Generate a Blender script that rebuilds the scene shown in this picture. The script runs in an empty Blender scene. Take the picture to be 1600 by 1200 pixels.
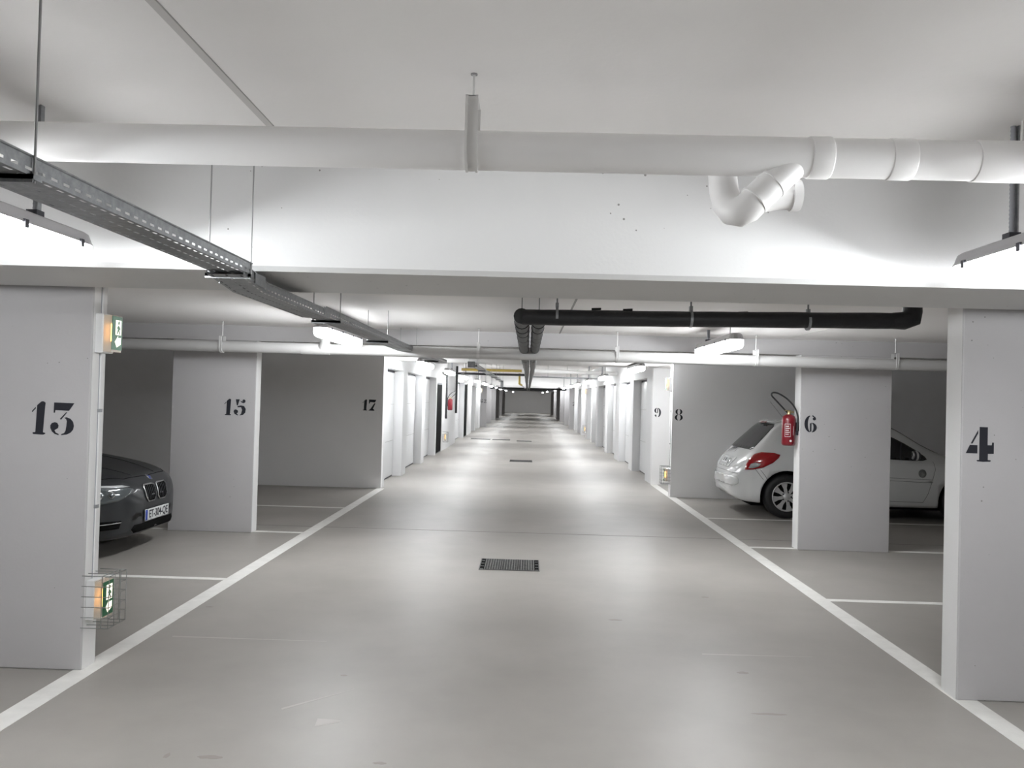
import bpy, bmesh, math, random
import numpy as np
from mathutils import Vector, Matrix
from mathutils.bvhtree import BVHTree
PI = math.pi
random.seed(7)
SC = bpy.context.scene
COL = SC.collection

# ------------------------------------------------------------------ camera, light level
CAM_H = 1.6
def make_camera():
    f, vx, vy, r = 1300.0, 825.0, 621.5, 0.027
    Y = Vector(((vx-800)/f, -(vy-600)/f, -1)).normalized()
    X = Vector((math.cos(r), -math.sin(r), 0)); X = (X - Y*X.dot(Y)).normalized()
    Z = X.cross(Y)
    cd = bpy.data.cameras.new('camera'); co = bpy.data.objects.new('camera', cd); COL.objects.link(co)
    m = Matrix((X, Y, Z)).to_4x4()          # rows: world axes in camera space -> camera-to-world rotation
    m.translation = Vector((0, 0, CAM_H)); co.matrix_world = m
    cd.sensor_width = 36; cd.lens = f/1600*36; cd.clip_start = 0.05; cd.clip_end = 300
    SC.camera = co
make_camera()
w = bpy.data.worlds.new('world'); SC.world = w; w.use_nodes = True
w.node_tree.nodes['Background'].inputs[0].default_value = (0.6, 0.65, 0.7, 1)
w.node_tree.nodes['Background'].inputs[1].default_value = 0.02
SC.view_settings.view_transform = 'Standard'; SC.view_settings.look = 'None'
SC.view_settings.gamma = 1; SC.view_settings.use_curve_mapping = False
SC.view_settings.exposure = 1.96
LAMP = 78.0            # emission of the tube diffusers
SC.cycles.use_denoising = True
SC.cycles.max_bounces = 8; SC.cycles.diffuse_bounces = 6; SC.cycles.glossy_bounces = 3
SC.cycles.use_adaptive_sampling = True; SC.cycles.adaptive_threshold = 0.02
SC.cycles.transparent_max_bounces = 6; SC.cycles.caustics_reflective = False; SC.cycles.caustics_refractive = False
SC.cycles.sample_clamp_indirect = 6.0

# ------------------------------------------------------------------ materials
MATS = {}
def mat(name, col, rough=0.5, metal=0.0, emit=None, es=0, alpha=1, spec=0.5, coat=0, noise=None, bump=None, holes=False, stains=False, trans=0):
    if name in MATS: return MATS[name]
    m = bpy.data.materials.new(name); m.use_nodes = True; N = m.node_tree.nodes; L = m.node_tree.links
    b = N['Principled BSDF']
    b.inputs['Base Color'].default_value = (*col, 1); b.inputs['Roughness'].default_value = rough
    b.inputs['Metallic'].default_value = metal; b.inputs['Specular IOR Level'].default_value = spec
    b.inputs['Coat Weight'].default_value = coat; b.inputs['Coat Roughness'].default_value = 0.05
    if trans: b.inputs['Transmission Weight'].default_value = trans
    if emit: b.inputs['Emission Color'].default_value = (*emit, 1); b.inputs['Emission Strength'].default_value = es
    if alpha < 1: b.inputs['Alpha'].default_value = alpha
    geo = N.new('ShaderNodeNewGeometry')
    cur = None
    def mix(fac, a, bcol, blend='MIX'):
        x = N.new('ShaderNodeMix'); x.data_type = 'RGBA'; x.blend_type = blend
        L.new(fac, x.inputs[0])
        if isinstance(a, tuple): x.inputs[6].default_value = (*a, 1)
        else: L.new(a, x.inputs[6])
        x.inputs[7].default_value = (*bcol, 1)
        return x.outputs[2]
    def ramp(src, a, bb):
        r = N.new('ShaderNodeMapRange'); r.inputs[1].default_value = a; r.inputs[2].default_value = bb
        L.new(src, r.inputs[0]); return r.outputs[0]
    if noise:                                   # (scale, second colour, amount)
        n = N.new('ShaderNodeTexNoise'); n.inputs['Scale'].default_value = noise[0]; n.inputs['Detail'].default_value = 6
        n.inputs['Roughness'].default_value = 0.6
        L.new(geo.outputs['Position'], n.inputs['Vector'])
        f = ramp(n.outputs['Fac'], 0.5-noise[2], 0.5+noise[2])
        cur = mix(f, col, noise[1])
    if stains:
        n = N.new('ShaderNodeTexNoise'); n.inputs['Scale'].default_value = 3.1; n.inputs['Detail'].default_value = 3
        mp = N.new('ShaderNodeMapping'); mp.inputs['Scale'].default_value = (0.5, 1.2, 1)
        L.new(geo.outputs['Position'], mp.inputs[0]); L.new(mp.outputs[0], n.inputs['Vector'])
        f = ramp(n.outputs['Fac'], 0.74, 0.79)
        sc_ = N.new('ShaderNodeMath'); sc_.operation = 'MULTIPLY'; sc_.inputs[1].default_value = 0.3; L.new(f, sc_.inputs[0])
        cur = mix(sc_.outputs[0], cur or col, (0.25, 0.23, 0.2))
    if holes:                                   # air holes left in the cast concrete
        v = N.new('ShaderNodeTexVoronoi'); v.inputs['Scale'].default_value = 15.0
        L.new(geo.outputs['Position'], v.inputs['Vector'])
        n2 = N.new('ShaderNodeTexNoise'); n2.inputs['Scale'].default_value = 1.3
        L.new(geo.outputs['Position'], n2.inputs['Vector'])
        lim = N.new('ShaderNodeMapRange'); lim.inputs[1].default_value = 0.42; lim.inputs[2].default_value = 0.68
        lim.inputs[3].default_value = 0.0; lim.inputs[4].default_value = 0.085; L.new(n2.outputs['Fac'], lim.inputs[0])
        lt = N.new('ShaderNodeMath'); lt.operation = 'LESS_THAN'
        L.new(v.outputs['Distance'], lt.inputs[0]); L.new(lim.outputs[0], lt.inputs[1])
        s2 = N.new('ShaderNodeMath'); s2.operation = 'MULTIPLY'; s2.inputs[1].default_value = 0.8; L.new(lt.outputs[0], s2.inputs[0])
        cur = mix(s2.outputs[0], cur or col, (0.18, 0.17, 0.16))
    if cur: L.new(cur, b.inputs['Base Color'])
    if bump:                                    # (scale, strength)
        n = N.new('ShaderNodeTexNoise'); n.inputs['Scale'].default_value = bump[0]; n.inputs['Detail'].default_value = 4
        L.new(geo.outputs['Position'], n.inputs['Vector'])
        bp = N.new('ShaderNodeBump'); bp.inputs['Strength'].default_value = bump[1]; bp.inputs['Distance'].default_value = 0.01
        L.new(n.outputs['Fac'], bp.inputs['Height']); L.new(bp.outputs[0], b.inputs['Normal'])
    MATS[name] = m
    return m
WALL = mat('wall_paint', (0.79, 0.785, 0.785), 0.6, noise=(1.5, (0.755, 0.75, 0.745), .25), bump=(60, .06), spec=0.3)
WALLH = mat('wall_paint_holes', (0.73, 0.73, 0.73), 0.6, noise=(1.5, (0.70, 0.70, 0.70), .25), bump=(60, .06), holes=True, spec=0.3)
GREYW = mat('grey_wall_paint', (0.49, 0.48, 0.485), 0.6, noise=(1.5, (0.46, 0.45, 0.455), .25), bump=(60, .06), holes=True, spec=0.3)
BRIGHTW = mat('brightened_wall_paint', (0.87, 0.865, 0.87), 0.6, noise=(1.5, (0.84, 0.835, 0.84), .25), bump=(60, .06), spec=0.3)  # wall paint lightened to make up for weak lamp light there
CEIL = mat('ceiling_paint', (0.88, 0.86, 0.85), 0.75, noise=(1.2, (0.85, 0.83, 0.82), .25), bump=(30, .1), spec=0.25)
FLOOR = mat('floor_coating', (0.365, 0.345, 0.320), 0.42, noise=(0.8, (0.29, 0.274, 0.252), .2), bump=(2.5, .06), stains=True, spec=0.4)
LINE = mat('line_paint', (0.80, 0.79, 0.76), 0.5, noise=(9, (0.70, 0.69, 0.66), .2))
BLACKP = mat('stencil_paint', (0.012, 0.013, 0.02), 0.6)
GROOVE = mat('joint_grey', (0.35, 0.34, 0.33), 0.9)  # grey of the slab joints and door leaf grooves
JOINT = mat('floor_joint', (0.16, 0.15, 0.14), 0.9)
PVC = mat('painted_pvc', (0.86, 0.85, 0.845), 0.38, spec=0.5)
PVCDIM = mat('dimmed_pvc', (0.50, 0.495, 0.49), 0.45)  # white pipe greyed in its colour to stand in for dim light
GALV = mat('galvanised_steel', (0.36, 0.37, 0.38), 0.42, 0.75, noise=(40, (0.27, 0.28, 0.29), .15))
ROD = mat('threaded_rod', (0.35, 0.35, 0.35), 0.5, 0.6)
RODW = mat('painted_rod', (0.72, 0.71, 0.70), 0.5)
INSUL = mat('black_insulation', (0.012, 0.012, 0.014), 0.45, bump=(25, .5))
INSUL_LIT = mat('lit_insulation', (0.022, 0.024, 0.024), 0.5, bump=(25, .5))  # lighter copy of the black insulation, lamp light put into its colour
HOUS = mat('lamp_housing', (0.42, 0.41, 0.42), 0.5)
TUBE = mat('lamp_tube', (0.9, 0.9, 0.9), 0.4, emit=(0.95, 0.985, 1.0), es=LAMP)
def lens_mat(nm, st):
    m = bpy.data.materials.new(nm); m.use_nodes = True; N = m.node_tree.nodes; L = m.node_tree.links
    N.remove(N['Principled BSDF']); o = N['Material Output']
    t = N.new('ShaderNodeBsdfTransparent'); t.inputs[0].default_value = (.9, .9, .9, 1)
    e = N.new('ShaderNodeEmission'); e.inputs[0].default_value = (.97, .985, 1, 1); e.inputs[1].default_value = st
    a = N.new('ShaderNodeAddShader'); L.new(t.outputs[0], a.inputs[0]); L.new(e.outputs[0], a.inputs[1]); L.new(a.outputs[0], o.inputs[0])
    return m
LENSM = lens_mat('lamp_diffuser', 22.0); LENSE = lens_mat('lamp_diffuser_end', 3.0)
CLIP = mat('dark_clip', (0.03, 0.03, 0.04), 0.5)
CONDU = mat('grey_conduit', (0.33, 0.34, 0.37), 0.5)
DOORM = mat('door_paint', (0.63, 0.635, 0.64), 0.45)
DARK = mat('dark_gap', (0.006, 0.006, 0.006), 0.9, spec=0.05)
CONCW = mat('plain_white', (0.74, 0.74, 0.74), 0.5)
YELL = mat('gas_pipe_yellow', (0.40, 0.29, 0.06), 0.5)
RED = mat('extinguisher_red', (0.16, 0.004, 0.011), 0.3, coat=0.3)
BRASS = mat('brass', (0.55, 0.45, 0.25), 0.35, 0.9)
RUBBER = mat('black_rubber', (0.010, 0.010, 0.011), 0.55)
GREEN = mat('sign_green', (0.0, 0.13, 0.045), 0.4)
SIGNW = mat('sign_white', (0.75, 0.78, 0.74), 0.4, emit=(1.0, 0.88, 0.68), es=0.35)
GLOW = mat('sign_lamp_glow', (0.9, 0.5, 0.2), 0.4, emit=(1.0, 0.45, 0.1), es=2.0)
LENS = mat('clear_lens', (0.85, 0.82, 0.72), 0.2, alpha=0.4)
WIRE = mat('cage_wire', (0.22, 0.23, 0.22), 0.45, 0.5)
GRATE = mat('grating_steel', (0.20, 0.205, 0.20), 0.5, 0.5, noise=(30, (0.10, 0.10, 0.10), .2))
CARW = mat('white_car_paint', (0.74, 0.75, 0.75), 0.22, coat=1.0)
CARB = mat('anthracite_car_paint', (0.009, 0.0105, 0.013), 0.36, coat=0.3)
GLASS = mat('tinted_glass', (0.008, 0.009, 0.010), 0.06, spec=0.7)
TAILR = mat('tail_lamp_red', (0.35, 0.004, 0.008), 0.12, coat=1)
LAMPC = mat('clear_lamp', (0.42, 0.43, 0.44), 0.12, coat=1)
HEADL = mat('headlamp_glass', (0.07, 0.08, 0.085), 0.08, coat=1)
CHROME = mat('chrome', (0.55, 0.56, 0.57), 0.2, 1.0)
ALLOY = mat('wheel_silver', (0.6, 0.6, 0.6), 0.4, 0.5)
PLATE = mat('plate_white', (0.55, 0.56, 0.56), 0.4)
PLATEB = mat('plate_blue', (0.02, 0.05, 0.3), 0.4)
SEAM = mat('panel_gap', (0.12, 0.12, 0.12), 0.8)
STICK = mat('sticker_grey', (0.30, 0.31, 0.31), 0.5)

# ------------------------------------------------------------------ mesh helpers
class MB:
    def __init__(s): s.v = []; s.f = []; s.m = []; s.sm = []
    def add(s, vs, fs, mi=0, smooth=False):
        o = len(s.v); s.v += [tuple(p) for p in vs]; s.f += [tuple(i+o for i in f) for f in fs]
        s.m += [mi]*len(fs); s.sm += [smooth]*len(fs); return s
    def box(s, x0, x1, y0, y1, z0, z1, mi=0):
        vs = [(x, y, z) for z in (z0, z1) for x, y in ((x0, y0), (x1, y0), (x1, y1), (x0, y1))]
        return s.add(vs, [(3, 2, 1, 0), (4, 5, 6, 7), (0, 1, 5, 4), (1, 2, 6, 5), (2, 3, 7, 6), (3, 0, 4, 7)], mi)
    def prism(s, poly, axis, a, b, mi=0):
        """poly: 2D points; axis 'x','y','z' is the extrusion axis from a to b; fan-free ngon caps."""
        def P(p, t): return {'x': (t, p[0], p[1]), 'y': (p[0], t, p[1]), 'z': (p[0], p[1], t)}[axis]
        n = len(poly); vs = [P(p, a) for p in poly]+[P(p, b) for p in poly]
        fs = [tuple(range(n))[::-1], tuple(range(n, 2*n))]+[(i, (i+1) % n, n+(i+1) % n, n+i) for i in range(n)]
        return s.add(vs, fs, mi)
    def tube(s, pts, r, n=12, mi=0, cap=True, smooth=True):
        pts = [Vector(p) for p in pts]; rs = r if isinstance(r, (list, tuple)) else [r]*len(pts)
        t0 = (pts[1]-pts[0]).normalized(); up = Vector((0, 0, 1)) if abs(t0.z) < 0.9 else Vector((1, 0, 0))
        u = t0.cross(up).normalized(); rings = []
        for i, p in enumerate(pts):
            if i == 0: t = pts[1]-p
            elif i == len(pts)-1: t = p-pts[i-1]
            else: t = (pts[i+1]-p).normalized()+(p-pts[i-1]).normalized()
            t.normalize(); u = (u-t*u.dot(t)).normalized(); v = t.cross(u)
            k = 1.0
            if 0 < i < len(pts)-1:
                c = (pts[i+1]-p).normalized().dot((p-pts[i-1]).normalized()); k = 1
            rings.append([p+(u*math.cos(2*PI*j/n)+v*math.sin(2*PI*j/n))*rs[i]*k for j in range(n)])
        vs = [q for ring in rings for q in ring]
        fs = [(i*n+j, i*n+(j+1) % n, (i+1)*n+(j+1) % n, (i+1)*n+j) for i in range(len(pts)-1) for j in range(n)]
        s.add(vs, fs, mi, smooth)
        if cap:
            s.add(rings[0], [tuple(range(n))[::-1]], mi); s.add(rings[-1], [tuple(range(n))], mi)
        return s
    def lathe(s, prof, c, axis='z', n=24, mi=0, smooth=True):
        """prof: (radius, height) list around an axis through c."""
        vs = []
        for r, h in prof:
            for j in range(n):
                a, b = r*math.cos(2*PI*j/n), r*math.sin(2*PI*j/n)
                vs.append({'z': (c[0]+a, c[1]+b, c[2]+h), 'y': (c[0]+a, c[1]+h, c[2]+b), 'x': (c[0]+h, c[1]+a, c[2]+b)}[axis])
        fs = [(i*n+j, i*n+(j+1) % n, (i+1)*n+(j+1) % n, (i+1)*n+j) for i in range(len(prof)-1) for j in range(n)]
        return s.add(vs, fs, mi, smooth)
    def build(s, name, mats, parent=None, at=None, kind=None, label=None, bevel=0):
        if not isinstance(mats, (list, tuple)): mats = [mats]
        vs = np.array(s.v, dtype=float); off = np.zeros(3)
        if parent is None:
            off = np.array(at) if at is not None else np.array([(vs[:, 0].min()+vs[:, 0].max())/2, (vs[:, 1].min()+vs[:, 1].max())/2, vs[:, 2].min()])
        me = bpy.data.meshes.new(name); me.from_pydata((vs-off).tolist(), [], s.f)
        for m in mats: me.materials.append(m)
        me.polygons.foreach_set('material_index', s.m); me.polygons.foreach_set('use_smooth', s.sm)
        bm = bmesh.new(); bm.from_mesh(me); bmesh.ops.recalc_face_normals(bm, faces=bm.faces); bm.to_mesh(me); bm.free()
        me.update()
        o = bpy.data.objects.new(name, me); COL.objects.link(o)
        o.location = off
        if parent is not None:
            o.parent = parent
            if parent.get('world_parts'):
                o.location = (0, 0, 0); o.matrix_parent_inverse = Matrix.Translation(-Vector(parent.location))
        if kind: o['kind'] = kind
        if label: o['label'] = label
        if bevel:
            bv = o.modifiers.new('edge', 'BEVEL'); bv.width = bevel; bv.segments = 2; bv.limit_method = 'ANGLE'
        return o
def thing(name, label, cat, loc, group=None, world=False, rz=0):
    """An Empty at the thing's base; world=True: its parts are written in world coordinates."""
    o = bpy.data.objects.new(name, None); COL.objects.link(o); o.location = loc; o.rotation_euler = (0, 0, rz)
    o.empty_display_size = 0.1; o['label'] = label; o['category'] = cat
    if group: o['group'] = group
    if world: o['world_parts'] = True
    return o
def tag(o, label, cat, group=None):
    o['label'] = label; o['category'] = cat
    if group: o['group'] = group
    return o
def copy_tree(o, parent=None):
    c = o.copy(); COL.objects.link(c)
    if parent is not None: c.parent = parent; c.matrix_parent_inverse = o.matrix_parent_inverse.copy()
    for ch in [x for x in bpy.data.objects if x.parent == o]: copy_tree(ch, c)
    return c

# ------------------------------------------------------------------ floor
XO = 8.3                      # outer walls of the parking bays
YB, YF = -9.0, 88.0
fl = MB().box(-XO-.2, XO+.2, YB-.2, YF+.2, -0.2, 0.0).build('floor', FLOOR, kind='structure')
fl['world_parts'] = True
def paint(name, x0, x1, y0, y1, m=LINE, z=0.002, parent=None):
    return MB().box(x0, x1, y0, y1, 0.0003, z).build(name, m, parent or fl)
for sx in (-1, 1):
    paint('lane_line', sx*2.45-.065, sx*2.45+.065, YB, 14.05 if sx < 0 else 16.05)
    o = sx
    a, b = sorted((sx*2.51, sx*XO))
    for yy in ((7.0, 9.42, 11.55) if sx < 0 else (6.93, 9.36, 11.6)):
        paint('bay_line', a, b, yy-.04, yy+.04)
    paint('bay_line', a, b, 2.3, 2.38); paint('bay_line', a, b, 0, 0.08)
paint('floor_joint', -XO, XO, 9.87, 9.885, JOINT, 0.0008)
for yy, xa, xb in ((46.2, -2.2, 2.2), (52.5, -2.2, 2.1), (57.6, -2.2, 2.1), (69, -2.1, 2.1), (80, -2.1, 2.1)):
    paint('lit_strip', xa, xb, yy-.15, yy+.15)  # pale strips put in for the lit floor across the far bays
# pale scrapes left on the coating
SCR = mat('scrape', (0.43, 0.41, 0.385), 0.5)
for (x, y, l, wd, a) in ((1.5, 5.35, .35, .01, .02), (-1.75, 5.35, .5, .012, 0), (-1.05, 4.35, .22, .015, .8), (-.93, 4.05, .06, .05, .2)):
    c, s_ = math.cos(a), math.sin(a)
    MB().prism([(x-l*c-wd*s_*-1, y-l*s_-wd*c), (x+l*c, y+l*s_-wd*c*.3), (x+l*c, y+l*s_+wd*c*.3), (x-l*c, y-l*s_+wd*c)], 'z', .0002, .0006).build('scrape_mark', SCR, fl)
STN = mat('floor_stain', (0.27, 0.245, 0.22), 0.5)
for (x, y, rx, ry) in ((-1.53, 3.62, .012, .025), (-1.34, 3.62, .055, .018), (-1.0, 4.72, .02, .012), (1.83, 3.55, .065, .03), (1.29, 4.35, .09, .013), (1.32, 5.0, .035, .02), (.68, 6.1, .05, .02), (-2.3, 6.1, .03, .015), (-.6, 3.62, .03, .012), (1.5, 6.9, .03, .02)):
    n = 14
    MB().prism([(x+rx*math.cos(t*2*PI/n)*(1+.2*math.sin(t*3.1)), y+ry*math.sin(t*2*PI/n)*(1+.25*math.sin(t*2.3))) for t in range(n)], 'z', .0002, .0006).build('stain', STN, fl)

# ------------------------------------------------------------------ room shell
def struct(name, boxes, m=WALL, bevel=0, label=None):
    b = MB()
    for q in boxes: b.box(*q)
    return b.build(name, m, kind='structure', bevel=bevel, label=label)
Z1, Z2, ZB = 2.70, 2.325, 2.157
c1 = struct('ceiling', [(-XO, XO, YB, 3.83, Z1, Z1+.2)], CEIL)
c2 = struct('ceiling', [(-XO, XO, 4.63, 14.05, Z2, Z2+.2)], CEIL)
c3 = struct('ceiling', [(-2.7, 2.7, 16.05, 43.0, Z1, Z1+.2)], CEIL)
c4 = struct('ceiling', [(-XO, XO, 43.5, YF, Z2, Z2+.2)], CEIL)
for c_ in (c1, c2, c3, c4): c_['world_parts'] = True
def seam(parent, x, y0, y1, z, hw=.012, pale=False):
    MB().box(x-hw, x+hw, y0, y1, z-.0015, z-.0003).build('slab_joint', GROOVE if not pale else LINE, parent)
MB().box(-1.117, -1.088, YB, 3.83, Z1-.0015, Z1-.0003).build('slab_joint', mat('pale_joint', (.58, .56, .55), .8), c1); MB().box(-1.088, -1.083, YB, 3.83, Z1-.0015, Z1-.0003).build('slab_joint', GROOVE, c1); seam(c1, -3.6, YB, 3.83, Z1)
seam(c2, -2.18, 4.63, 9.28, Z2, .012, True); seam(c2, 2.815, 4.63, 9.28, Z2, .01, True)
seam(c2, .333, 4.63, 9.28, Z2, .008)
for x in (-2.18, .333, 2.815): seam(c2, x, 9.5, 14.05, Z2)
# big cross beam in front of bays 13 / 4, lower front edge chamfered
b1 = MB().prism([(3.83, 2.179), (3.852, ZB), (4.63, ZB), (4.63, Z1+.2), (3.83, Z1+.2)], 'x', -XO, XO).build('ceiling_beam', WALLH, kind='structure')
struct('ceiling_beam', [(-XO, XO, 9.28, 9.50, ZB, Z2+.1)], GREYW)  # pillar grey stands in for the dim light on this beam
bb = struct('ceiling_beam', [(-2.45, 2.45, 14.05, 16.05, 2.235, Z1+.2)], mat('beam_dimmed_paint', (0.62, 0.61, 0.605), 0.6, noise=(1.5, (0.59, 0.58, 0.575), .25), bump=(60, .06)))  # darkened in its colour where the lamps light it too strongly
bb2 = struct('ceiling', [(2.45, XO, 14.2, 16.05, 2.235, Z2+.1)], CEIL)
struct('ceiling_beam', [(-XO, XO, 43.0, 43.6, 2.2, Z1+.2)])
for yy in (50.0, 57.0, 64.0, 71.0, 80.0):
    struct('ceiling_beam', [(-XO, XO, yy, yy+.25, 2.2, Z2+.1)])
# outer walls
struct('wall_left', [(-XO-.2, -XO, YB, 14.2, 0, Z1+.1)]); struct('wall_right', [(XO, XO+.2, YB, 16.2, 0, Z1+.1)])
struct('wall_left', [(-XO-.2, -XO, 43.3, YF, 0, Z1+.1)]); struct('wall_right', [(XO, XO+.2, 43.3, YF, 0, Z1+.1)])
struct('wall_back', [(-XO, XO, YB-.2, YB, 0, Z1+.1)])
struct('wall_front', [(-XO, XO, YF, YF+.2, 0, Z1)], WALL)
# partition walls between bays
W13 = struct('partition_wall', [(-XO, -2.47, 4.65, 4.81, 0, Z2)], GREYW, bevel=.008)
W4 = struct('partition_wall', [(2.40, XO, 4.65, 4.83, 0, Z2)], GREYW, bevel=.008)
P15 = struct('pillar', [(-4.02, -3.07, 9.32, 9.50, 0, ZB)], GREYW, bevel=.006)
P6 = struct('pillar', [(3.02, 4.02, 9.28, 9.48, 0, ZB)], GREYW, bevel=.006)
def end_coat(parent, x0, x1, y0, y1, z1):
    parent['world_parts'] = True
    MB().box(x0, x1, y0, y1, .003, z1).build('end_face', WALL, parent, label='white painted end face')
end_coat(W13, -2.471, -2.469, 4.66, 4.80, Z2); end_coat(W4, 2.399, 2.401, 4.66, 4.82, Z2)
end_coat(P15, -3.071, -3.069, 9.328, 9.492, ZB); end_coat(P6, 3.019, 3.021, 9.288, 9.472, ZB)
W17 = struct('partition_wall', [(-XO, -2.45, 14.05, 14.2, 0, Z2)], BRIGHTW, bevel=.005)
W8 = struct('partition_wall', [(2.42, XO, 14.0, 14.2, 0, Z2)], BRIGHTW, bevel=.005)
W9 = struct('partition_wall', [(2.40, XO, 16.05, 16.2, 0, Z2)], bevel=.005)
for s_ in (-1, 1):
    a, b = sorted((s_*2.45, s_*XO))
    struct('partition_wall', [(a, b, -4.8, -4.6, 0, Z1)])
# garage block: lane walls with door recesses
T = .17
def lane_wall(side, x, y0, y1, openings, name):
    """openings: (ya, yb, top); solid wall elsewhere, a lintel above each opening, recess depth T."""
    bx = []; y = y0
    xo = x+side*.4; a, b = sorted((x, xo))
    for ya, yb, top in openings:
        if ya > y: bx.append((a, b, y, ya, 0, Z1))
        bx.append((a, b, ya, yb, top, Z1)); y = yb
    if y < y1: bx.append((a, b, y, y1, 0, Z1))
    return struct(name, bx, mat('garage_wall_paint', (0.69, 0.69, 0.695), 0.6, noise=(1.5, (0.66, 0.66, 0.665), .25), bump=(60, .06), spec=0.3))
DL = [(14.38, 16.30, 2.06), (16.85, 19.28, 2.06), (19.8, 22.1, 2.06), (22.38, 23.8, 1.95), (28.3, 31.8, 2.1), (32.1, 33.6, 2.1), (36.2, 38.6, 2.06), (39.2, 41.6, 2.06)]
DR = [(16.9, 19.0, 2.06), (19.65, 21.85, 2.06), (22.9, 25.05, 2.06), (25.8, 28.5, 2.06), (29.2, 31.1, 2.06), (31.6, 33.5, 2.06), (34.6, 37.0, 2.06), (37.6, 39.6, 2.06), (40.2, 42.4, 2.06)]
WL = lane_wall(-1, -2.45, 14.2, 43.0, DL, 'wall_left'); WR = lane_wall(1, 2.40, 16.2, 43.0, DR, 'wall_right')
dn = 0
def garage_door(side, x, ya, yb, top, dark=False):
    global dn; dn += 1
    xi = x+side*(.012 if dark else T)
    o = thing('door_%d' % dn, 'x', 'door', (xi, (ya+yb)/2, 0), world=True)
    del o['label']; del o['category']; o['kind'] = 'structure'
    a, b = sorted((xi, xi+side*.04))
    MB().box(a, b, ya+.03, yb-.03, .03, top-.05).build('door_leaf', DARK if dark else DOORM, o)  # dark ones: black sheet for the unlit inside of an open doorway
    fr = MB(); a2, b2 = sorted((xi+side*.012, xi+side*.05))
    fr.box(a2, b2, ya, ya+.03, 0, top); fr.box(a2, b2, yb-.03, yb, 0, top); fr.box(a2, b2, ya, yb, top-.05, top); fr.box(a2, b2, ya+.03, yb-.03, 0, .03)
    fr.build('door_seal', CLIP, o, label='dark rubber seal around the leaf')
    if not dark:
        a3, b3 = sorted((xi, xi-side*.02))
        for k, zz in enumerate((.7, 1.4)):      # stiffening ribs pressed in the leaf
            MB().box(xi-.003, xi+.003, ya+.08, yb-.08, zz, zz+.006).build('leaf_groove', GROOVE, o)
        MB().box(a3, b3, ya+.14, ya+.19, .6, .66).build('lock_handle', CLIP, o, label='small black lock handle')
for i, d in enumerate(DL):
    garage_door(-1, -2.45, *d, dark=(i in (3, 5)))
for d in DR: garage_door(1, 2.40, *d)
# far bays beyond the garages
for i, yy in enumerate((44.0, 50.0, 57.0, 64.0, 71.0, 80.0)):
    ln = .55 if i == 0 else .9
    for s_ in (-1, 1):
        a, b = sorted((s_*2.2, s_*(2.2+ln)))
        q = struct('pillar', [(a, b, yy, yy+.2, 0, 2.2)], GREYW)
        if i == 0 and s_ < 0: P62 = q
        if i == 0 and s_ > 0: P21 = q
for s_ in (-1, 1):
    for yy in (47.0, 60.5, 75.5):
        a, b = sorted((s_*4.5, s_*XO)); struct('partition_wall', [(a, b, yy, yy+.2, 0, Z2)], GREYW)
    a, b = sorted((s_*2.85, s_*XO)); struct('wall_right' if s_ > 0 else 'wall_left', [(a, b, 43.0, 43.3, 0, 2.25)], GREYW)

# ------------------------------------------------------------------ stencilled bay numbers
def arc(cx, cy, rx, ry, a0, a1, n=12):
    return [(cx+rx*math.cos(math.radians(a0+(a1-a0)*i/n)), cy+ry*math.sin(math.radians(a0+(a1-a0)*i/n))) for i in range(n+1)]
def cres(cx, cy, rx, ry, th, side, a=74):
    if side > 0: return arc(cx, cy, rx, ry, -a, a)+arc(cx, cy, rx-th, ry*.93, a, -a)
    return arc(cx, cy, rx, ry, 180-a, 180+a)+arc(cx, cy, rx-th, ry*.93, 180+a, 180-a)
def px(lst, x0, y0, hh): return [((x-x0)/hh, (y0-y)/hh) for x, y in lst]
G = {}
G['1'] = (.43, [px([(395,328),(403,340),(447,292),(447,270),(440,276)],395,634,440), px([(465,245),(520,196),(545,192),(577,212),(572,262),(554,602),(585,610),(584,624),(560,634),(430,630),(415,620),(418,606),(452,602)],395,634,440)])
G['3'] = (.72, [px([(697,207),(968,210),(900,312),(718,308),(712,342),(695,342)],657,636,440), px([(862,332),(876,335),(797,433),(780,422)],657,636,440),
  px([(840,406),(870,398),(920,415),(958,455),(972,510),(962,560),(930,600),(880,626),(808,636),(806,622),(845,606),(862,575),(870,520),(876,450),(862,420)],657,636,440),
  px([(716,466),(748,476),(768,510),(760,545),(715,572),(730,603),(774,622),(770,636),(720,622),(680,590),(658,545),(657,510),(675,480)],657,636,440)])
G['4'] = (.80, [px([(428,340),(582,340),(582,680),(660,682),(668,628),(700,628),(700,842),(590,845),(590,962),(645,965),(640,990),(500,998),(390,990),(380,968),(428,962)],175,998,658),
  px([(250,682),(392,685),(392,842),(175,842)],175,998,658), px([(400,400),(402,460),(300,655),(265,655)],175,998,658)])
G['5'] = (.75, [px([(222,131),(258,131),(241,186),(233,186)],205,276,147), px([(262,143),(284,150),(282,138),(295,129),(309,138),(309,155),(295,165),(276,160)],205,276,147),
  px([(240,192),(268,185),(298,190),(314,215),(311,248),(292,268),(258,276),(274,258),(281,225),(271,201),(240,203)],205,276,147),
  px([(225,221),(243,231),(246,247),(232,257),(248,271),(244,276),(215,263),(205,242),(210,227)],205,276,147)])
G['7'] = (.66, [px([(1380,131),(1446,132),(1434,157),(1392,153),(1386,168),(1380,167)],1380,231,100), px([(1430,163),(1439,165),(1418,213),(1428,222),(1432,231),(1378,231),(1386,222),(1396,214)],1380,231,100)])
G['8'] = (.72, [cres(.36, .76, .30, .25, .17, -1), cres(.36, .76, .30, .25, .17, 1), cres(.36, .26, .35, .27, .19, -1), cres(.36, .26, .35, .27, .19, 1)])
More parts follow.
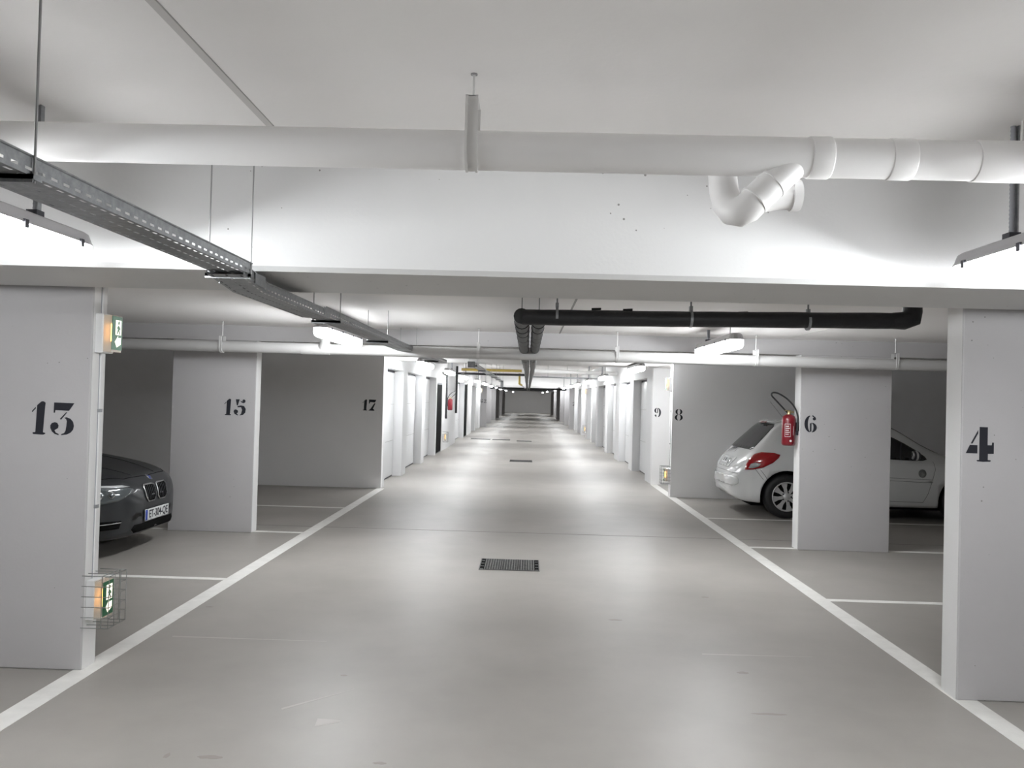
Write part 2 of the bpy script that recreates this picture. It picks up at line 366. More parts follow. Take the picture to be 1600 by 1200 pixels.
six = [cres(.38, .5, .37, .5, .2, -1, 78), cres(.40, .29, .33, .29, .19, 1, 76), arc(.58, .80, .10, .09, 0, 360, 12)[:-1], [(.45, .99), (.50, 1.0), (.66, .88), (.6, .86), (.45, .95)], [(.33, .52), (.42, .58), (.42, .06), (.36, .03), (.33, .08)]]
G['6'] = (.75, six)
G['9'] = (.75, [[(.75-x, 1-y) for x, y in p] for p in six])
G['2'] = (.70, [arc(.16, .74, .13, .12, 0, 360, 12)[:-1], cres(.34, .72, .33, .28, .2, 1, 80), [(.05, .14), (.50, .46), (.60, .46), (.28, .16)], [(.0, .0), (.7, .0), (.7, .26), (.64, .26), (.6, .14), (.0, .12)], [(.1, .9), (.3, 1.0), (.3, .94), (.14, .86)]])
def number(txt, x, y, z, h, parent, label):
    """Painted on a wall face that looks towards -Y; x = left edge, z = foot."""
    b = MB()
    for ch in txt:
        wd, polys = G[ch]
        for p in polys: b.prism([(x+u*h, z+v*h) for u, v in p], 'y', y-.0012, y-.0002)
        x += (wd+.15)*h
    parent['world_parts'] = True
    return b.build('stencil_number', BLACKP, parent, label=label)
number('13', -2.80, 4.65, 1.318, .188, W13, 'black stencilled number 13')
number('4', 2.425, 4.65, 1.314, .192, W4, 'black stencilled number 4')
number('15', -3.42, 9.32, 1.312, .185, P15, 'black stencilled number 15')
number('17', -2.80, 14.05, 1.310, .188, W17, 'black stencilled number 17')
number('6', 3.065, 9.28, 1.30, .19, P6, 'black stencilled number 6')
number('8', 2.465, 14.0, 1.288, .19, W8, 'black stencilled number 8')
number('9', 2.43, 16.05, 1.293, .18, W9, 'black stencilled number 9')
number('62', -2.52, 44.0, 1.27, .2, P62, 'black stencilled number 62')
number('21', 2.36, 44.0, 1.25, .2, P21, 'black stencilled number 21')

# ------------------------------------------------------------------ tube lamps
LL, LW = 1.56, .135
def lamp_proto():
    o = thing('tube_lamp', '', 'lamp', (0, 0, 0))
    def ring(hw, hl, z, n=6):                   # rounded-end outline
        pts = []
        for cx, cy, a in ((0, hl-hw, 0), (0, -(hl-hw), 180)):
            pts += [(hw*math.cos(math.radians(a+180*i/n)), cy+hw*math.sin(math.radians(a+180*i/n)), z) for i in range(n+1)]
        return pts
    def loft(levels):
        b = MB(); R = [ring(*l) for l in levels]; n = len(R[0])
        vs = [p for r in R for p in r]
        fs = [(i*n+j, i*n+(j+1) % n, (i+1)*n+(j+1) % n, (i+1)*n+j) for i in range(len(R)-1) for j in range(n)]
        b.add(vs, fs, 0, False); b.add(R[0], [tuple(range(n))]); b.add(R[-1], [tuple(range(n))]); return b
    h2 = LL/2
    loft([(LW/2-.002, h2-.006, .004), (LW/2+.001, h2+.001, .004), (LW/2+.001, h2+.001, .010), (LW/2-.004, h2-.004, .018), (LW/2-.016, h2-.016, .05), (LW/2-.032, h2-.032, .060)]).build('lamp_housing', HOUS, o)
    df = loft([(LW/2-.032, h2-.045, -.076), (LW/2-.008, h2-.020, -.062), (LW/2+.003, h2-.004, -.035), (LW/2-.001, h2-.004, .004)])
    for i, f in enumerate(df.f):                # the rounded ends glow far less than the sides
        if min(abs(df.v[k][1]) for k in f) > h2-LW/2-.03: df.m[i] = 1
    df.build('diffuser', [LENSM, LENSE], o)
    MB().tube([(0, -h2+.06, -.016), (0, h2-.06, -.016)], .011, 8, cap=False).build('tube', TUBE, o)
    for yy in (-.62, -.2, .25, .64):
        for s_ in (-1, 1):
            MB().box(s_*(LW/2+.002)-.005, s_*(LW/2+.002)+.005, yy-.012, yy+.012, -.016, .016).build('clip', CLIP, o)
    return o
lamp0 = lamp_proto()
def conduit(x, y, z0, z1, parent, r=.011):
    b = MB(); n = int((z1-z0)/.008); pts = []; rs = []
    n = min(n, 90)
    for i in range(n+1):
        pts.append((x, y, z0+(z1-z0)*i/n)); rs.append(r if i % 2 else r*.82)
    b.tube(pts, rs, 8); return b.build('flexible_conduit', CONDU, parent)
def hang(o, zc, short=False):
    """cable conduit at one end, threaded rod at the other; local coordinates."""
    h = zc-o.location.z
    if h < .1:
        for yy in (-.5, .5): MB().box(-.02, .02, yy-.015, yy+.015, .05, h).build('hanger', GALV, o)
        return
    conduit(0, .42, .07, h, o)
    MB().box(-.022, .022, .395, .445, .05, .085).build('cable_gland', CLIP, o)
    MB().box(.012, .018, .405, .43, .085, h).build('conduit_rail', GALV, o)
    b = MB(); b.tube([(0, -.5, .05), (0, -.5, h)], .004, 6); b.box(-.03, .03, -.52, -.48, .05, .062); b.build('hanger', ROD, o)
lamps = [('R', 1.85, 2.82, Z1), ('L', -1.96, 2.81, Z1), ('R', 1.78, 7.92, Z2), ('L', -1.78, 7.78, Z2), ('R', 1.85, 14.45, 2.235), ('L', -1.85, 14.9, 2.235),
  ('R', 1.85, 20.6, Z1), ('L', -1.85, 19.5, Z1), ('R', 1.85, 25.3, Z1), ('L', -1.85, 24.0, Z1), ('R', 1.85, 31.3, Z1), ('L', -1.85, 30.1, Z1), ('R', 1.85, 36.2, Z1), ('L', -1.85, 35.5, Z1),
  ('R', 1.8, 42.0, Z1), ('L', -1.85, 41.5, Z1), ('R', 1.8, 49.0, Z2), ('L', -1.85, 48.6, Z2), ('R', 1.8, 56.2, Z2), ('L', -1.85, 55.4, Z2), ('R', 1.6, 70, Z2), ('L', -1.8, 67.5, Z2), ('R', 1.45, 83, Z2), ('L', -1.5, 82.5, Z2),
  ('R', 1.85, -5.8, Z1), ('L', -1.85, -5.8, Z1)]
WHERE = ['before the first big beam', 'in front of the second beam, near the insulated pipes', 'under the wide beam where the white doors begin', 'beside the second white door',
  'beside the transverse black pipe', 'beyond the transverse black pipe', 'just before the low far beam', 'under the far beam with numbers 62 and 21', 'in the first dim bay past numbers 62 and 21',
  'in the second dim bay past numbers 62 and 21', 'over the third set of dim bays', 'last of its row before the far wall', 'behind the viewpoint']
for i, (sd, x, y, zc) in enumerate(lamps):
    o = lamp0 if i == 0 else copy_tree(lamp0)
    o.location = (x, y, 2.20 if i < 2 else (2.145 if i < 4 else 2.165))
    side = 'over the bays with even numbers and the fire extinguisher by number 6' if False else ''
    row = 'right-hand row' if sd == 'R' else 'left-hand row'
    o['label'] = 'lit tube lamp %s, %s' % (WHERE[i//2], row)
    o['group'] = 'tube lamps in two rows along the driveway'
LAMPS = [(o, l[3]) for o, l in zip([lamp0]+[x for x in bpy.data.objects if x.name.startswith('tube_lamp.')], lamps)]
for o, l in LAMPS: pass
roots = [lamp0]+sorted([x for x in bpy.data.objects if x.name.startswith('tube_lamp.')], key=lambda q: q.name)
for o, l in zip(roots, lamps): hang(o, l[3])

# ------------------------------------------------------------------ white drain pipe across the foreground
PY, PZ, PR = 2.82, 2.437, .066
dp = thing('drain_pipe', 'thick white drain pipe crossing overhead in front of the first big beam', 'pipe', (0, PY, PZ), world=True)
MB().tube([(-XO, PY, PZ), (XO, PY, PZ)], PR, 40).build('pipe', PVC, dp)
def coll(x0, x1, r=.0705):
    b = MB(); b.lathe([(PR, x0), (r-.001, x0), (r, x0+.003), (r, x1-.003), (r-.001, x1), (PR, x1)], (0, PY, PZ), 'x', 40)
    b.build('coupling', PVC, dp)
coll(.925, .995); coll(1.19, 1.27, .069); coll(1.475, 1.9, .0695)
hp = thing('x', '', '', (0, 0, 0)); bpy.data.objects.remove(hp)
def strap_hanger(parent, x, y, z, r, zc, w_=.042, m=RODW, rod_to=.1):
    b = MB(); n = 24; sr = r+.003
    # U strap under the pipe, two flat ribs standing proud of it
    for (dx0, dx1, rr) in ((-w_/2, w_/2, sr), (-w_/2, -w_/2+.008, sr+.004), (w_/2-.008, w_/2, sr+.004)):
        out = []
        for i in range(n+1):
            a = PI+PI*i/n; out.append((y+rr*math.cos(a), z+rr*math.sin(a)))
        top = z+r+rod_to
        pl = [(y-rr, top)]+out+[(y+rr, top)]
        t_ = .003; inn = [(y+(rr-t_)*math.cos(PI+PI*i/n), z+(rr-t_)*math.sin(PI+PI*i/n)) for i in range(n+1)]
        pin = [(y-rr+t_, top)]+inn+[(y+rr-t_, top)]
        m_ = len(pl); vs = []
        for xx in (x+dx0, x+dx1):
            vs += [(xx, p[0], p[1]) for p in pl]+[(xx, p[0], p[1]) for p in pin]
        fs = []
        for i in range(m_-1):
            fs += [(i, i+1, 2*m_+i+1, 2*m_+i), (m_+i, m_+i+1, 3*m_+i+1, 3*m_+i), (i, i+1, m_+i+1, m_+i), (2*m_+i, 2*m_+i+1, 3*m_+i+1, 3*m_+i)]
        b.add(vs, fs)
    b.box(x-w_/2, x+w_/2, y-sr, y+sr, z+r+rod_to-.003, z+r+rod_to)
    h = b.build('pipe_hanger', m, parent)
    MB().tube([(x, y, z+r+rod_to), (x, y, zc)], .0045, 8).build('rod', RODW, parent)
    MB().tube([(x, y, zc-.004), (x, y, zc)], .012, 10).build('ceiling_plug', ROD, parent)
for x in (-1.935, -.213, 1.70): strap_hanger(dp, x, PY, PZ, PR, Z1)
# branch fitting hanging below it
br = .052
MB().tube([(.90, PY-.002, PZ+.002), (.75, PY-.009, 2.29), (.725, PY-.006, 2.262), (.70, PY+.006, 2.25), (.682, PY+.03, 2.258), (.670, PY+.06, 2.29), (.665, PY+.09, 2.34), (.665, PY+.12, 2.41), (.665, PY+.09, 2.46)], [br]*4+[br-.002]*5, 28).build('branch_pipe', PVC, dp)
MB().tube([(.76, PY+.03, 2.30), (.84, PY+.045, 2.318), (.90, PY+.05, 2.32)], br-.003, 28).tube([(.882, PY+.049, 2.319), (.912, PY+.05, 2.32)], br+.002, 28).build('cleaning_cap', PVC, dp)
for t in (.48, .78):
    a = Vector((.90, PY-.002, PZ+.002)); c = Vector((.70, PY-.012, 2.242)); p = a.lerp(c, t); d = (c-a).normalized()
    MB().tube([p-d*.004, p+d*.004], br+.003, 28).build('coupling', PVC, dp)

# thinner white pipe in front of the second beam
P2Y, P2Z, P2R = 8.82, 2.057, .058
d2 = thing('drain_pipe', 'thinner white drain pipe crossing below the second beam, in front of pillars 15 and 6', 'pipe', (0, P2Y, P2Z), world=True)
MB().tube([(-XO, P2Y, P2Z+.01), (XO, P2Y, P2Z-.01)], P2R, 28).build('pipe', PVCDIM, d2)
MB().tube([(-2.42, P2Y, P2Z), (-2.12, P2Y, P2Z)], P2R+.004, 28).tube([(-2.2, P2Y-.02, P2Z+.02), (-2.16, P2Y-.06, P2Z+.07), (-2.16, P2Y-.06, Z2)], P2R-.008, 24).build('tee_fitting', PVCDIM, d2)
for x in (-3.28, -.54, .93, 2.39, 3.85): strap_hanger(d2, x, P2Y, P2Z, P2R, Z2, .03, mat('grey_strap', (.6, .595, .59), .5), .055)

# ------------------------------------------------------------------ black insulated pipes
bp_ = thing('insulated_pipe', 'black foam insulated pipe crossing from the twin pipes towards bay 4, ending in a riser', 'pipe', (1.2, 5.3, 2.13), world=True)
IY, IZ, IR = 5.3, 2.128, .051
def rough_tube(pts, r, step=.12, amp=.0015, n=16):
    P = [Vector(p) for p in pts]; out = []; rs = []
    for i in range(len(P)-1):
        L = (P[i+1]-P[i]).length; k = max(1, int(L/step))
        for j in range(k): out.append(P[i].lerp(P[i+1], j/k)); rs.append(r+random.uniform(-amp, amp))
    out.append(P[-1]); rs.append(r); return out, rs
q, rs = rough_tube([(-.05, IY, IZ-.015), (.9, IY, IZ-.004), (2.30, IY, IZ+.02)], IR)
MB().tube(q, rs, 18).build('insulation_sleeve', INSUL, bp_)
MB().tube([(2.28, IY, IZ+.02), (2.36, IY, IZ+.022), (2.41, IY, IZ+.04), (2.415, IY, IZ+.08), (2.415, IY, Z2)], [IR, IR+.006, IR+.012, IR+.008, IR+.004], 18).build('riser_elbow', INSUL, bp_)
for x in (.17, 1.02, 1.76):
    b = MB(); b.tube([(x-.008, IY, IZ), (x+.008, IY, IZ)], IR+.004, 18); b.tube([(x, IY, IZ+IR), (x, IY, Z2)], .006, 6); b.box(x-.01, x+.01, IY-.015, IY+.015, IZ+IR, IZ+IR+.03)
    b.build('pipe_clamp', GALV, bp_)
for x in (.42, .62, 1.35, 1.55, 2.0):           # lumps of tape along the seam
    MB().tube([(x-.03, IY, IZ+IR-.004), (x+.03, IY, IZ+IR-.001)], .008, 6).build('seam_tape', INSUL, bp_)
for x, lab, nm in ((-.055, 'bay 15', 'twin black insulated pipe running down the driveway, the thicker of the pair'), (.058, 'bay 6', 'twin black insulated pipe running down the driveway, the thinner of the pair')):
    t = thing('insulated_pipe', nm, 'pipe', (x, 5.3, 2.1), 'twin insulated pipes along the driveway', world=True)
    r = .050 if x < 0 else .045
    if x < 0: path = [(x, IY-.02, IZ-.01), (x, IY+.12, IZ-.01), (x, 10.85, 2.105)]
    else: path = [(x, IY+.04, IZ-.01), (x, 10.85, 2.105)]
    q, rs = rough_tube(path, r); MB().tube(q, rs, 16).build('insulation_sleeve', INSUL_LIT, t)
    q, rs = rough_tube([(x, 10.95, 2.105), (x*.7+(.03 if x > 0 else 0), 16, 2.12), (x, 26, 2.12), (x, 60, 2.12)], r-.002, .3, .005); MB().tube(q, rs, 14).build('insulation_sleeve', INSUL, t)
    MB().tube([(x, 10.84, 2.105), (x, 10.96, 2.105)], r-.008, 14).build('bare_pipe', RODW, t, label='bare pale joint between two sleeves')
    y = 5.65
    while y < 10.6:
        MB().tube([(x, y, IZ-.012), (x, y+.02, IZ-.012)], r+.0035, 16).build('tape_ring', INSUL, t); y += random.uniform(.4, .6)
    for yy in (5.45, 8.0, 10.9, 15, 20, 26):
        z_t = Z2 if yy < 14 else (2.235 if yy < 16 else Z1)
        MB().tube([(x, yy, 2.1+r), (x, yy, z_t)], .004, 6).build('rod', ROD, t)
for x0, lab in ((3.12, 1),):
    b = MB(); b.tube([(x0+.02, 4.56, 2.16), (x0+.02, 4.56, 2.11), (x0+.05, 4.58, 2.075), (x0+.12, 4.62, 2.06), (x0+.4, 4.62, 2.06)], [.04, .044, .046, .042, .04], 14)
    tag(b.build('insulated_pipe', INSUL), 'short black insulated elbow under the first beam above number 4', 'pipe')

# ------------------------------------------------------------------ cable trays
def tray_section(pts, wd, hh, parent, name='tray_section'):
    """perforated U channel through pts (x centre, y, z floor); slots are real openings."""
    b = MB(); pitch = .055
    P = []
    for i in range(len(pts)-1):
        a, c = Vector(pts[i]), Vector(pts[i+1]); k = max(1, round((c-a).length/pitch))
        for j in range(k): P.append(a.lerp(c, j/k))
    P.append(Vector(pts[-1]))
    hw = wd/2
    rows = [-hw, -hw+.012, -hw+.020, -.004, .004, hw-.020, hw-.012, hw]; rslot = (1, 3, 5)
    cols = [0, .012, .019, hh]; cslot = (1,)
    for i in range(len(P)-1):
        a, c = P[i], P[i+1]
        for (t0, t1, slot) in ((0, .25, 0), (.25, .75, 1), (.75, 1, 0)):
            p, q = a.lerp(c, t0), a.lerp(c, t1)
            for k in range(len(rows)-1):
                if slot and k in rslot: continue
                b.add([(p.x+rows[k], p.y, p.z), (p.x+rows[k+1], p.y, p.z), (q.x+rows[k+1], q.y, q.z), (q.x+rows[k], q.y, q.z)], [(0, 1, 2, 3)])
            for sx in (-hw, hw):
                for k in range(len(cols)-1):
                    if slot and k in cslot: continue
                    b.add([(p.x+sx, p.y, p.z+cols[k]), (p.x+sx, p.y, p.z+cols[k+1]), (q.x+sx, q.y, q.z+cols[k+1]), (q.x+sx, q.y, q.z+cols[k])], [(0, 1, 2, 3)])
    for i in range(len(pts)-1):                 # rolled rims
        a, c = pts[i], pts[i+1]
        for sx in (-hw, hw): b.tube([(a[0]+sx, a[1], a[2]+hh), (c[0]+sx, c[1], c[2]+hh)], .0035, 6)
    return b.build(name, GALV, parent)
def bracket(parent, x, y, z, zc, w_=.165):
    b = MB(); b.box(x-w_/2, x+w_/2, y-.02, y+.02, z-.014, z-.001); b.box(x-w_/2, x+w_/2, y-.02, y-.016, z-.022, z-.001)
    br_ = b.build('bracket', GALV, parent)
    for s_ in (-1, 1):
        MB().tube([(x+s_*(w_/2-.008), y, z-.02), (x+s_*(w_/2-.008), y, zc)], .0032, 6).build('rod', ROD, parent)
        MB().tube([(x+s_*(w_/2-.008), y, z), (x+s_*(w_/2-.008), y, z+.008)], .008, 6).build('nut', ROD, parent)
TW, TH = .152, .048
tr = thing('cable_tray', 'perforated galvanised cable tray hung on rods, running from overhead past the tube lamps', 'cable tray', (-1.3, 3, 2.05), world=True)
tray_section([(-1.295, -4, 2.108), (-1.295, 3.60, 2.105)], TW, TH, tr)
tray_section([(-1.30, 3.5, 2.09), (-1.31, 3.85, 2.055), (-1.31, 5.05, 2.052)], TW+.006, TH, tr)
tray_section([(-1.305, 4.98, 2.066), (-1.31, 9.0, 2.058), (-1.24, 11.8, 2.055)], TW, TH, tr)
bracket(tr, -1.31, 0.3, 2.108, Z1, .21); bracket(tr, -1.31, 1.99, 2.108, Z1, .21); bracket(tr, -1.31, 3.58, 2.103, Z1, .20); bracket(tr, -1.31, -1.6, 2.108, Z1, .21)
bracket(tr, -1.315, 5.35, 2.064, Z2, .19); bracket(tr, -1.32, 7.2, 2.06, Z2, .19); bracket(tr, -1.32, 9.05, 2.057, Z2, .19); bracket(tr, -1.28, 10.9, 2.055, Z2, .19)
for (x, y, z) in ((-1.30, 3.72, 2.07), (-1.31, 5.0, 2.06)):
    for s_ in (-1, 1):
        MB().box(x+s_*(TW/2+.004)-.002, x+s_*(TW/2+.004)+.002, y-.07, y+.07, z, z+.05).build('splice_plate', GALV, tr)
t2 = thing('cable_tray', 'narrow galvanised cable tray further along, starting under the wide beam before the white doors', 'cable tray', (-.96, 16, 2.1), world=True)
tray_section([(-.96, 13.9, 2.13), (-.96, 17.5, 2.13), (-.95, 30, 2.16)], .11, .04, t2)
MB().box(-1.02, -.90, 13.84, 13.92, 2.08, 2.18).build('tray_end_plate', GALV, t2)
for y, zc in ((14.2, 2.235), (17, Z1), (20, Z1), (23, Z1), (26, Z1), (29, Z1)): bracket(t2, -.955, y, 2.13 if y < 18 else 2.14, zc, .15)
MB().box(-1.0, -.9, 29.9, 30.1, 1.95, 2.2).build('tray_drop', GALV, t2)

# ------------------------------------------------------------------ pipes crossing the garage aisle
o = thing('supply_pipe', 'thin black pipe crossing the white aisle below the yellow gas pipe', 'pipe', (-1.2, 23.6, 2.24), world=True)
MB().tube([(-2.44, 23.6, 2.235), (-.03, 23.6, 2.24)], .032, 12).build('pipe', INSUL, o)
MB().tube([(-2.41, 24.6, 2.2), (-2.41, 24.6, .92)], .03, 12).tube([(-2.41, 23.6, 2.235), (-2.41, 24.6, 2.2)], .03, 12).build('down_pipe', INSUL, o)
o = tag(MB().tube([(-2.41, 28.0, 2.6), (-2.41, 28.0, 1.02)], .035, 12).build('wall_pipe', INSUL_LIT), 'dark vertical pipe on the white wall past the far extinguisher', 'pipe')
o = thing('gas_pipe', 'yellow gas pipe crossing the white aisle, with a yellow drop', 'pipe', (-1.05, 24.1, 2.38), world=True)
MB().tube([(-1.95, 24.1, 2.37), (-.2, 24.1, 2.37)], .038, 12).build('pipe', YELL, o)
MB().tube([(-.26, 24.2, 2.30), (-.26, 24.2, 2.0), (-.2, 24.5, 1.97)], .032, 12).build('drop_pipe', YELL, o)
MB().tube([(-.2, 24.5, 1.97), (-.15, 40, 2.05)], .02, 10).build('tail_pipe', GALV, o, label='unpainted grey tail')
o = thing('steel_pipe', 'grey steel pipe crossing the white aisle towards the doors opposite the far extinguisher', 'pipe', (1.2, 26.0, 2.25), world=True)
MB().tube([(.1, 26, 2.262), (2.40, 26, 2.245)], .026, 12).build('pipe', GALV, o)
for x in (.6, 1.2, 1.9): MB().tube([(x, 26, 2.28), (x, 26, Z1)], .006, 6).build('rod', ROD, o)
o = thing('drain_pipe', 'white drain pipe with couplings crossing the aisle above the grey steel pipe', 'pipe', (1.2, 22.5, 2.33), world=True)
MB().tube([(.05, 22.5, 2.335), (2.40, 22.5, 2.31)], .05, 16).build('pipe', PVC, o)
for x in (.3, 1.9): MB().tube([(x, 22.5, 2.333), (x+.14, 22.5, 2.331)], .057, 16).build('coupling', PVC, o)
for yy, x0, x1 in ((48, -2.2, 2.2), (56, -1.8, 1.9)):
    tag(MB().tube([(x0, yy, 2.12), (x1, yy, 2.12)], .06, 10).build('black_pipe', INSUL), 'black pipe crossing the %s dim bay past numbers 62 and 21' % ('first' if yy == 48 else 'second'), 'pipe')

# ------------------------------------------------------------------ exit lights
def exit_light(side, x, y, z, label, cage=False, group='exit lights'):
    """mounted on the end of a wall; sticks out towards the lane (-side)."""
    o = thing('exit_light', label, 'exit light', (x, y, z), group)
    d = -side
    def bx(x0, x1, y0, y1, z0, z1): a, b = sorted((x0*d, x1*d)); return (a, b, y0, y1, z0, z1)
    H, D = .225, .125
    MB().box(*bx(0, .048, 0, D, 0, H)).build('casing', CONCW, o, bevel=.006)
    MB().box(*bx(.048, .095, .006, D-.006, .008, H-.008)).build('lens', LENS, o)
    MB().tube([((.075)*d, .05, .07), (.075*d, .05, .17)], .008, 8).build('lamp', GLOW, o, label='small orange glowing lamp')
    face = MB().box(*bx(.0955, .098, .004, D-.004, .02, H-.012)).build('sign_panel', GREEN, o, label='green exit pictogram panel')
    f0 = .0982
    pg = MB()
    def pol(p): pg.prism([(.02+u*.085, .035+v*.16) for u, v in p], 'x', f0*d, (f0+.0012)*d)
    pol([(.45, .0), (1.0, .12), (1.0, .36), (.62, .34), (.62, .42), (.2, .2)])          # arrow
    pol([(.25, .45), (1.0, .45), (1.0, .98), (.25, .98)])                              # door field
    pg.build('pictogram', SIGNW, o)
    mn = MB()
    def pol2(p): mn.prism([(.02+u*.085, .035+v*.16) for u, v in p], 'x', (f0+.0012)*d, (f0+.002)*d)
    pol2([(.55, .88), (.62, .95), (.72, .95), (.76, .88), (.70, .82), (.60, .82)])
    pol2([(.40, .70), (.62, .80), (.82, .72), (.90, .60), (.78, .66), (.72, .62), (.86, .48), (.76, .46), (.60, .60), (.50, .48), (.38, .50), (.54, .66), (.46, .68)])
    mn.build('running_figure', GREEN, o)
    if cage:
        b = MB(); r = .0026
        x0, x1, y0, y1, z0, z1 = .0, .155, -.045, D+.03, -.03, H+.035
        for zz in [z0+(z1-z0)*k/5 for k in range(6)]:
            b.tube([(x0*d, y0, zz), (x1*d, y0, zz), (x1*d, y1, zz), (x0*d, y1, zz)], r, 5)
        for yy in [y0+(y1-y0)*k/3 for k in range(4)]:
            b.tube([(x0*d, yy, z0), (x1*d, yy, z0), (x1*d, yy, z1), (x0*d, yy, z1)], r, 5)
        for xx in (.115,):
            b.tube([(xx*d, y0, z0), (xx*d, y0, z1)], r, 5); b.tube([(xx*d, y0, z1), (xx*d, y1, z1)], r, 5); b.tube([(xx*d, y1, z0), (xx*d, y1, z1)], r, 5)
        b.build('wire_cage', WIRE, o, label='grey wire guard cage')
    return o
exit_light(-1, -2.47, 4.675, 1.79, 'exit light high on the end of wall 13')
exit_light(-1, -2.47, 4.675, .275, 'caged exit light low on the end of wall 13', True)
exit_light(1, 2.42, 14.03, 1.78, 'exit light high on the end of wall 8, between numbers 9 and 8')
exit_light(1, 2.42, 14.03, .25, 'caged exit light low on the end of wall 8, between numbers 9 and 8', True)
exit_light(-1, -2.45, 24.1, .28, 'caged exit light low on the white wall below the far extinguisher', True)
exit_light(1, 2.40, 33.7, 1.8, 'exit light high between far doors, in line with number 21')
exit_light(1, 2.40, 33.7, .28, 'caged exit light low between far doors, in line with number 21', True)
exit_light(-1, -2.45, 42.4, 1.8, 'far exit light beside number 62')
def wall_conduit(x, y, z0, z1, gaps, label, sx):
    o = thing('wall_conduit', label, 'conduit', (x, y, z0), world=True)
    zz = [z0]+[g for gp in gaps for g in gp]+[z1]
    for k in range(0, len(zz), 2):
        MB().box(min(x, x+sx*.012), max(x, x+sx*.012), y-.008, y+.008, zz[k], zz[k+1]).build('conduit', CONCW, o)
        MB().box(min(x, x+sx*.004), max(x, x+sx*.004), y-.012, y-.008, zz[k], zz[k+1]).build('edge_strip', CONDU, o, label='grey edge of the conduit')  # narrow grey strip along one edge of the conduit
    for z in (z0+.4, z0+.95, z1-.5): MB().box(min(x, x+sx*.015), max(x, x+sx*.015), y-.016, y+.016, z, z+.02).build('clip', GALV, o)
wall_conduit(-2.47, 4.745, .5, ZB+.14, [(1.79, 2.015)], 'thin white cable conduit down the end of wall 13', 1)
wall_conduit(2.42, 14.09, .48, Z2-.06, [(1.78, 2.0)], 'thin cable conduit down the end of wall 8', -1)

# ------------------------------------------------------------------ fire extinguishers
def extinguisher(label, loc):
    o = thing('fire_extinguisher', label, 'fire extinguisher', loc, 'red fire extinguishers')
    MB().lathe([(0, 0), (.06, 0), (.072, .012), (.076, .03), (.076, .29), (.066, .325), (.035, .345), (.02, .35), (0, .35)], (0, 0, 0), 'z', 28).build('cylinder_body', RED, o)
    v = MB(); v.lathe([(.022, .345), (.022, .385), (.012, .39), (0, .39)], (0, 0, 0), 'z', 12); v.box(-.02, .05, -.012, .012, .365, .385); v.box(-.05, .02, -.01, .01, .385, .395); v.build('valve', BRASS, o)
    pts = [(-.02, 0, .37), (-.09, -.005, .44), (-.165, -.01, .515), (-.20, -.01, .555), (-.19, -.01, .585), (-.13, -.012, .58), (-.03, -.02, .52), (.05, -.03, .43), (.082, -.04, .34), (.085, -.045, .24)]
    P = [Vector(p) for p in pts]; sm = []
    for i in range(len(P)-1):
        p0, p1, p2, p3 = P[max(i-1, 0)], P[i], P[i+1], P[min(i+2, len(P)-1)]
        for j in range(5):
            t = j/5; sm.append(.5*((2*p1)+(p2-p0)*t+(2*p0-5*p1+4*p2-p3)*t*t+(3*p1-p0-3*p2+p3)*t**3))
    sm.append(P[-1])
    MB().tube(sm, .009, 8).build('hose', RUBBER, o); MB().tube([(.085, -.045, .27), (.083, -.047, .17)], [.012, .017], 10).build('nozzle', RUBBER, o)
    lb = MB()
    def strip(a0, a1, z0, z1, r=.0772, n=6):
        vs = []; 
        for i in range(n+1):
            a = math.radians(a0+(a1-a0)*i/n); vs += [(r*math.cos(a), r*math.sin(a), z0), (r*math.cos(a), r*math.sin(a), z1)]
        lb.add(vs, [(2*i, 2*i+2, 2*i+3, 2*i+1) for i in range(n)])
    for z0, z1 in ((.24, .244), (.10, .104)): strip(-140, -92, z0, z1)
    strip(-140, -138, .10, .244); strip(-93, -91, .10, .244)
    for k in range(5): strip(-132, -132+(34 if k % 2 else 26), .125+k*.022, .132+k*.022)
    strip(-70, -66, .12, .22)
    a0 = math.radians(-75)
    lb.prism([(.035*0+.0, 0)]*0 or [(math.cos(t*PI/5)*.013, .055+math.sin(t*PI/5)*.013) for t in range(10)], 'y', -.0775, -.0765)
    lb.build('printed_label', CONCW, o, label='white printed instructions and round seal')
    MB().box(.07, .102, -.03, .03, .12, .26).build('wall_bracket', CLIP, o)
    MB().tube([(-.06, 0, .30), (-.19, -.01, .455), (-.215, -.01, .485)], .0015, 5).build('seal_wire', CLIP, o)
    return o
e0 = extinguisher('red fire extinguisher on the end of pillar 6, black hose looped up', (2.92, 9.36, 1.145))
e1 = copy_tree(e0); e1.location = (-2.345, 25.1, 1.16); e1.rotation_euler = (0, 0, PI)
e1['label'] = 'distant red fire extinguisher on the white wall past the third white door'

